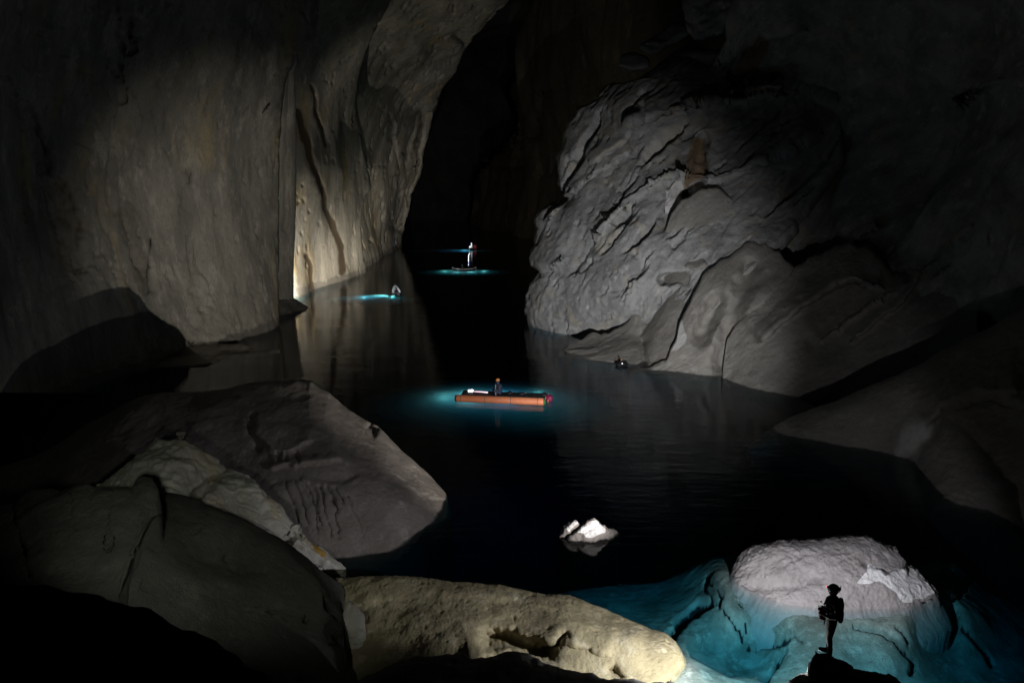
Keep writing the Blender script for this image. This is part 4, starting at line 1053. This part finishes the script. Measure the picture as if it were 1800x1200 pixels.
def seated(loc, rz, label, suit, helm, lamp_mat=None, s=1.0, lean=0.0, legs='fold', hands=None, group=None):
    """a person sitting on loc, facing -x; hands: where the two wrists are"""
    t = empty('person', loc, rz, label, 'person', group)
    L_ = lean
    ch = []
    def q(x, y, z): return (x * s, y * s, z * s)
    for k in (-1, 1):
        if legs == 'fold':
            ch.append([(q(0, .10 * k, .12), .10 * s), (q(-.20, .17 * k, .20), .075 * s), (q(-.36, .20 * k, .26), .058 * s), (q(-.30, .12 * k, .13), .054 * s), (q(-.20, .05 * k, .05), .04 * s), (q(-.28, .02 * k, .045), .035 * s)])
        else:
            ch.append([(q(0, .10 * k, .12), .10 * s), (q(-.25, .13 * k, .22), .075 * s), (q(-.44, .14 * k, .30), .06 * s), (q(-.66, .12 * k, .16), .055 * s), (q(-.84, .11 * k, .06), .04 * s), (q(-.88, .11 * k, .15), .035 * s)])
    ch.append([(q(0, 0, .14), (.12 * s, .16 * s, .12 * s)), (q(-.02 - .3 * L_, 0, .33), (.115 * s, .155 * s, .12 * s)), (q(-.03 - .7 * L_, 0, .52), (.125 * s, .18 * s, .11 * s)), (q(-.03 - 1.0 * L_, 0, .62), .06 * s), (q(-.05 - 1.1 * L_, 0, .70), .055 * s)])
    hd = q(-.07 - 1.25 * L_, 0, .79)
    ch.append([(hd, (.098 * s, .076 * s, .112 * s)), ((hd[0] - .05 * s, 0, hd[2] - .05 * s), (.05 * s, .055 * s, .06 * s))])
    ch.append([((hd[0] - .09 * s, 0, hd[2] - .0 * s), .015 * s), ((hd[0] - .115 * s, 0, hd[2] - .025 * s), .015 * s)])
    for k in (-1, 1):
        ch.append([((hd[0], .08 * s * k, hd[2] - .01), (.02 * s, .012 * s, .03 * s))])
        w_ = (hands or {}).get(k, (-.36, .16 * k, .36))
        wv = Vector(q(*w_))
        sh = Vector(q(-.03 - .8 * L_, .19 * k, .56)); el = (sh + wv) / 2 + Vector((.06 * s, .10 * k * s, -.10 * s))
        ch.append([(tuple(sh), .065 * s), (tuple(el), .05 * s), (tuple(wv), .032 * s)])
        ch += hand_chains(tuple(wv), (wv - el).normalized() + Vector((-.2, 0, 0)), (0, -k, -.6), k, 0.9, s)
    fused('body', ch, suit, 0.012, t, 3)
    helmet(t, (hd[0] - .002, 0, hd[2] + .05 * s), .112 * s, helm, -1, lamp_mat)
    bm = bmesh.new()
    for z, rx, ry_ in ((.28, .15, .18), (.40, .155, .195), (.50, .15, .20), (.57, .12, .16)):
        c0 = -.02 - 1.3 * L_ * (z - .14)
        uv_tube(bm, [((c0 + math.cos(a) * rx * .9) * s, math.sin(a) * ry_ * .95 * s, z * s) for a in [2 * math.pi * i / 20 for i in range(21)]], .045 * s, 8, False)
    part('vest', bm, suit, t)
    return t


def paddle(loc, a, b, label, blades=2):
    """a paddle whose shaft runs from a to b (offsets from loc)"""
    t = empty('paddle', loc, 0, label, 'paddle')
    a, b = Vector(a), Vector(b)
    bm = bmesh.new(); uv_tube(bm, [a, (a + b) / 2, b], .017, 8)
    part('shaft', bm, M['pole'], t)
    d = (b - a).normalized(); n = d.cross(Vector((0, 1, 0.2))).normalized()
    for k, (e, sg) in enumerate(((a, -1), (b, 1))[:blades]):
        bm = bmesh.new()
        bmesh.ops.create_icosphere(bm, subdivisions=2, radius=1.0)
        sd = d.cross(n)
        for v in bm.verts:
            v.co = e + d * sg * (.2 + v.co.x * .22) + sd * v.co.y * .085 + n * v.co.z * .014
        part('blade', bm, M['pole'], t)
    return t


# ------------------------------------------------------------------ the long raft
def raft():
    A = W(800, 706.5); B = W(957, 713.0); Cc = W(968, 709.8)
    ax = (B - A); Lr = ax.length; ax.normalize()
    rz = math.atan2(ax.y, ax.x)
    nrm = Vector((-ax.y, ax.x, 0))
    dep = max(0.75, (Cc - B).dot(nrm)); shift = (Cc - B).dot(ax)
    t = empty('raft', A + nrm * 0.24, rz, 'long raft of two orange tubes floating in a turquoise glow', 'raft')
    R = .245
    for k, (dx, dy) in enumerate(((0, 0), (shift, dep))):
        bm = bmesh.new()
        n = 60
        pts = [(dx + Lr * i / n, dy, .20 + .006 * math.sin(i * 1.7)) for i in range(n + 1)]
        rad = [R * (1 - .05 * abs(math.sin(i / n * math.pi * 4)) ** 8) for i in range(n + 1)]
        for e, i in ((0, 0), (0, n)): rad[i] = R * .72
        rad[1] = rad[n - 1] = R * .95
        uv_tube(bm, pts, rad, 24)
        tb = part('tube', bm, M['orange_tube'], t)
        bm = bmesh.new()
        uv_tube(bm, [(dx + Lr - (.06, .34)[k], dy, .20), (dx + Lr + .02, dy, .20), (dx + Lr + .075, dy, .20)], [R * 1.02, R * .97, R * .6], 24)
        part('end_cap', bm, M['green_cap'] if k == 0 else M['magenta'], tb)
        bm = bmesh.new()
        uv_tube(bm, [(dx + .05, dy, .20), (dx - .02, dy, .20), (dx - .06, dy, .2)], [R * 1.01, R * .9, R * .6], 24)
        part('end_cap', bm, M['black'], tb)
        for fr in (.06, .335, .625, .925):
            bm = bmesh.new()
            uv_tube(bm, [(dx + Lr * fr, dy + math.cos(a) * (R + .006), .20 + math.sin(a) * (R + .006)) for a in [2 * math.pi * i / 24 for i in range(25)]], .016, 6, False)
            part('strap', bm, M['strap'], tb)
    bm = bmesh.new()
    for i in range(14):
        box(bm, (.25 + shift * .4 + i * (Lr - .3) / 14 + .15, dep / 2, .475), ((Lr - .3) / 14 - .02, dep + .22, .03), None, .006)
    box(bm, (Lr / 2 + shift * .5, .16, .445), (Lr - .3, .06, .04), None, .008); box(bm, (Lr / 2 + shift * .5, dep - .16, .445), (Lr - .3, .06, .04), None, .008)
    part('deck', bm, M['deck'], t)
    mw = Matrix.Translation(A + nrm * .24) @ Matrix.Rotation(rz, 4, 'Z')
    to = lambda x, y, z: mw @ Vector((x, y, z))
    px_m = Lr / 157.0
    seat_x = (875 - 800) * px_m
    seated(to(seat_x + .05, dep * .45, .49), rz + math.radians(25), 'caver in orange helmet and navy jacket kneeling in the middle of the long raft', M['suit_navy'], M['helmet_orange'], None, 1.12, 0.02, hands={-1: (-.30, -.22, .34), 1: (-.32, .12, .34)})
    # paddle held upright
    p0 = to(seat_x - .12, .02, .49)
    paddle(p0, (-.02, 0, -.35), (-.03, 0.0, .75), 'pale paddle held upright beside the kneeling raft caver', 1)
    # lamps lying on the deck
    g = empty('lantern', to(.95, dep * .7, .49), rz, 'glaring white lamp box standing at the dark end of the raft deck', 'lamp')
    bm = bmesh.new(); box(bm, (-.14, 0, .08), (.15, .12, .12), None, .03); part('lamp_housing', bm, M['lit'], g)
    bm = bmesh.new(); box(bm, (.04, 0, .09), (.13, .12, .14), None, .03); part('lamp_housing', bm, M['lit'], g)
    bm = bmesh.new(); box(bm, (-.04, 0, .012), (.5, .18, .024), None, .008); part('base', bm, M['black'], g)
    g = empty('light_tube', to(1.15, dep * .55, .49), rz, 'pinkish glowing light stick lying along the raft deck', 'lamp')
    bm = bmesh.new(); uv_tube(bm, [(.0, 0, .08), (.45, 0, .075), (.92, 0, .055)], [.022, .03, .04], 12); part('tube_lens', bm, M['lit_pink'], g)
    bm = bmesh.new(); uv_tube(bm, [(-.08, 0, .08), (.0, 0, .08)], .035, 10); part('end_fitting', bm, M['black'], g)
    bm = bmesh.new(); uv_tube(bm, [(.92, 0, .055), (1.0, 0, .055)], .045, 10); part('end_fitting', bm, M['black'], g)
    for fx, sz, lb in ((.44, (.32, .35, .22), 'dark dry bag lying beside the light stick on the raft'), (.565, (.36, .4, .2), 'dark dry bag right behind the kneeling raft caver'), (.70, (.5, .4, .15), 'flat dark bundle on the raft deck between two dry bags'), (.95, (.55, .5, .16), 'dark rolled bundle at the capped end of the raft deck')):
        g = empty('dry_bag', to(Lr * fx + .2, dep * .55, .49), rz + .2, lb, 'bag')
        bm = bmesh.new(); ball(bm, (0, 0, sz[2] / 2), (sz[0] / 2, sz[1] / 2, sz[2] / 2), 3); part('sack', bm, M['black'], g)
        bm = bmesh.new(); uv_tube(bm, [(sz[0] * .35, 0, sz[2] * .55), (sz[0] * .55, 0, sz[2] * .75), (sz[0] * .62, .05, sz[2] * .6)], [.05, .04, .03], 8); part('rolled_neck', bm, M['strap'], g)
    return to, Lr, dep


raft_to, RL, RD = raft()


def open_boat(loc, rz, label, L_, halfw, sheer, outer, inner, cat='boat', name='packraft', fat=0.10):
    """open boat along +x: halfw(u), sheer(u) for u in 0..1"""
    t = empty(name, loc, rz, label, cat)
    def shell(off):
        nu, nv = 30, 19
        bm = bmesh.new(); g = []
        for i in range(nu):
            u = i / (nu - 1); row = []
            hw = max(.012, halfw(u)) + off * .6; sh = sheer(u)
            for j in range(nv):
                v = -1 + 2 * j / (nv - 1)
                z = -.10 + (sh + .10) * abs(v) ** 2.6 - off
                keel = (max(0, (abs(u - .5) - .3) / .2)) ** 2 * .10 * min(1.0, sh / .3)
                row.append(bm.verts.new((L_ * (u - .5), hw * math.copysign(abs(v) ** .75, v), max(z, z + keel))))
            g.append(row)
        for i in range(nu - 1):
            for j in range(nv - 1):
                bm.faces.new((g[i][j], g[i + 1][j], g[i + 1][j + 1], g[i][j + 1]))
        bm.faces.new([r for r in g[0]]); bm.faces.new([r for r in g[-1]][::-1])
        return bm
    part('hull', shell(.05), outer, t)
    part('lining', shell(.0), inner, t)
    bm = bmesh.new()
    left = [(L_ * (u - .5), halfw(u), sheer(u)) for u in [i / 29 for i in range(30)]]
    right = [(p[0], -p[1], p[2]) for p in left][::-1]
    uv_tube(bm, left + right + [left[0]], fat * .5, 10, False)
    part('gunwale', bm, outer, t)
    bm = bmesh.new(); box(bm, (-.1 * L_, 0, .02), (.4, halfw(.4) * 1.5, .10), None, .04); part('seat', bm, M['strap'], t)
    return t


# pale-lined boat seen end-on, its high bow behind the paddler
def pale_boat():
    c = W(697, 520.5)
    view = math.atan2(c.y, c.x)
    L_ = 2.5
    hw = lambda u: .60 * (math.sin(math.pi * (.13 + .87 * u)) ** .55 if u < .5 else math.sin(math.pi * (.13 + .87 * u)) ** .75)
    sh = lambda u: .30 + .10 * (1 - u) ** 4 + .78 * smooth01((u - .38) / .62)
    d = Vector((math.cos(view), math.sin(view), 0))
    loc = Vector((c.x, c.y, 0.02)) + d * 1.0
    open_boat(loc, view + math.radians(7), 'open boat with glowing white lining and high bow, seen end-on near the lit cliff', L_, hw, sh, M['hull_dark'], M['white_fabric'])
    s = loc - d * .15; s.z = .08
    seated(s, view + math.pi + math.radians(-8) + math.pi * 0, 'paddler with dark hood sitting in the white-lined boat', M['suit'], M['black'], None, .92, -.02, 'fold')
    g = empty('bag', loc - d * .72 + Vector((0.0, 0, .06)), view, 'orange bag in front of the paddler in the white-lined boat', 'bag')
    bm = bmesh.new(); ball(bm, (0, 0, .20), (.16, .20, .22), 3); part('sack', bm, M['orange_bag'], g)
    bm = bmesh.new(); uv_tube(bm, [(0, 0, .38), (0, .01, .50)], [.08, .05], 10); part('rolled_neck', bm, M['orange_bag'], g)
    return loc, d


PB, PBD = pale_boat()


def kayak():
    c = W(816, 475.5)
    L_ = 3.9
    hw = lambda u: .40 * math.sin(math.pi * (.02 + .96 * u)) ** .6
    sh = lambda u: .24 + .20 * abs(2 * u - 1) ** 3
    loc = Vector((c.x, c.y, .03))
    open_boat(loc, math.radians(3), 'slim dark kayak with white inside, side-on in the green glow far off', L_, hw, sh, M['hull_dark'], M['white_fabric'], name='kayak', fat=.05)
    seated(loc + Vector((-.12, 0, .04)), math.radians(20), 'hunched dark paddler sitting in the slim kayak', M['suit'], M['black'], None, 1.0, .10, 'long')
    return loc


KY = kayak()


def far_caver():
    c = W(830, 438.5)
    loc = Vector((c.x, c.y, 0.03))
    hw = lambda u: .42 * math.sin(math.pi * (.06 + .88 * u)) ** .5
    sh = lambda u: .22 + .10 * abs(2 * u - 1) ** 3
    open_boat(loc + Vector((.1, .1, 0)), math.radians(60), 'farthest small dark boat in the thin blue beam', 2.3, hw, sh, M['hull_dark'], M['hull_dark'])
    seated(loc + Vector((0, -.1, .10)), math.radians(10), 'farthest caver, all white, upright in the farthest boat', M['white_suit'], M['white_fabric'], None, 1.35, 0.0, 'fold')
    g = empty('pack', loc + Vector((.62, -.1, .12)), 0, 'dark red pack behind the farthest white caver', 'bag')
    bm = bmesh.new(); box(bm, (0, 0, .38), (.62, .5, .78), None, .14); part('sack', bm, M['red_bag'], g)
    bm = bmesh.new(); box(bm, (.02, 0, .80), (.5, .42, .10), None, .045); part('lid', bm, M['red_bag'], g)
    return loc


FC = far_caver()


def shore_dinghy():
    c = W(1093, 642.5)
    loc = Vector((c.x, c.y, .02))
    hw = lambda u: .30 * math.sin(math.pi * (.1 + .8 * u)) ** .5
    sh = lambda u: .17
    open_boat(loc, math.radians(10), 'tiny dark boat drawn up by the mud fan', 0.85, hw, sh, M['black'], M['black'], name='dinghy', fat=.09)
    seated(loc + Vector((-.02, 0, .0)), math.radians(60), 'tiny crouched figure in red helmet in the boat by the mud fan', M['suit'], M['helmet_orange'], None, .55, .1)
    g = empty('lantern', loc + Vector((-.02, -.27, .14)), 0, 'tiny white lamp on the side of the boat by the mud fan', 'lamp')
    bm = bmesh.new(); ball(bm, (0, 0, .05), (.035, .03, .06), 2); part('lamp_lens', bm, M['lit'], g)
    bm = bmesh.new(); uv_tube(bm, [(0, 0, -.03), (0, 0, .0)], .035, 8); part('base', bm, M['black'], g)


shore_dinghy()

# ------------------------------------------------------------------ the boats' lamps, with added underwater lamps and scatter layers for their glow
def glow_layer(loc, rx, ry, hz, density, rz=0.0):  # unseen scatter volume added to shape the glow in the water
    m = bpy.data.materials.get('glow_volume_%g' % density)
    if m is None:
        m = bpy.data.materials.new('glow_volume_%g' % density); m.use_nodes = True
        nt = m.node_tree; nt.nodes.remove(nt.nodes['Principled BSDF'])
        vs = nt.nodes.new('ShaderNodeVolumeScatter')
        vs.inputs['Color'].default_value = (0.35, 0.95, 0.92, 1); vs.inputs['Density'].default_value = density
        nt.links.new(vs.outputs[0], nt.nodes['Material Output'].inputs['Volume'])
    bm = bmesh.new()
    bmesh.ops.create_icosphere(bm, subdivisions=3, radius=1.0)
    bmesh.ops.scale(bm, vec=(rx, ry, hz), verts=bm.verts)
    o = part('glow_volume', bm, m, None, True, Vector((loc[0], loc[1], -hz - 0.03)), rz)
    tag(o, kind='stuff')


def glow(name, loc, watts, color, radius=0.04):  # added unseen lamp under water, spreads the glow round a boat
    lamp(name, loc, watts, color, radius)


rc = raft_to(2.9, RD * .5, 0)
for k, (f, dn) in enumerate(((1.0, .02), (.85, .04), (.7, .06), (.56, .08), (.44, .10))):
    glow_layer(rc + Vector((-.8, .8, 0)), 9.0 * f, 6.2 * f, 0.55 - .05 * k, dn)
glow('raft_added_glow', raft_to(.4, RD + 1.5, -.4), 170, (0.80, 0.95, 1.0), .3)
glow('raft_added_glow', raft_to(2.9, RD + 1.7, -.25), 150, (0.28, 0.58, 1.0))
glow('raft_added_glow', raft_to(-1.3, RD + 1.3, -.55), 70, (0.85, 0.97, 0.95), .45)
glow('raft_added_glow', raft_to(5.2, RD + 2.8, -.4), 60, (0.75, 0.95, 1.0), .3)
lamp('pale_boat_inside', PB + PBD * .35 + Vector((0, 0, .45)), 3.0, (0.92, 0.96, 1.0), 0.04)
for f in (1.0, .75, .5):
    glow_layer(W(650 + 18 * (1 - f), 523), 5.6 * f, 3.8 * f, 0.30, 0.14)
lamp('pale_boat_beam', W(684, 520, -0.2), 3500, (0.62, 0.84, 1.0), 0.04, W(600, 526, -0.35), 26, 0.7)
glow('pale_boat_glow', W(690, 522, -0.3), 90, (0.7, 0.95, 0.9))
glow('pale_boat_glow', W(640, 523.5, -0.35), 110, (0.6, 0.9, 1.0), .2)
for f in (1.0, .72, .5):
    glow_layer(KY, 8.0 * f, 3.8 * f, 0.30, 0.14)
for dx, p in ((-3.2, 90), (-1.2, 130), (1.0, 110), (3.2, 50)):
    glow('kayak_glow', KY + Vector((dx, .8, -.2)), p, (0.72, 1.0, 0.86))
lamp('kayak_inside', KY + Vector((-1.1, 0, .30)), 3, (0.9, 0.95, 1.0), 0.04)
glow_layer(FC + Vector((-5.0, 0, 0)), 10.0, 2.6, 0.25, 0.40)
lamp('far_caver_lamp', FC + Vector((-.75, -.7, 1.0)), 60, (0.9, 0.95, 1.0), 0.04)
lamp('far_caver_beam', FC + Vector((-.7, -.2, -.2)), 3000, (0.5, 0.78, 1.0), 0.04, FC + Vector((-8, -.6, -.35)), 22, 0.6)
glow('far_caver_glow', FC + Vector((-1.1, -.4, -.2)), 40, (0.7, 0.85, 1.0))
lamp('far_wall_fill', FC + Vector((.3, .4, 1.4)), 250, (1.0, 0.92, 0.8), 0.08, V(930, 280, 178), 70, 1.0)  # added unseen spot, lifts the far wall out of the dark
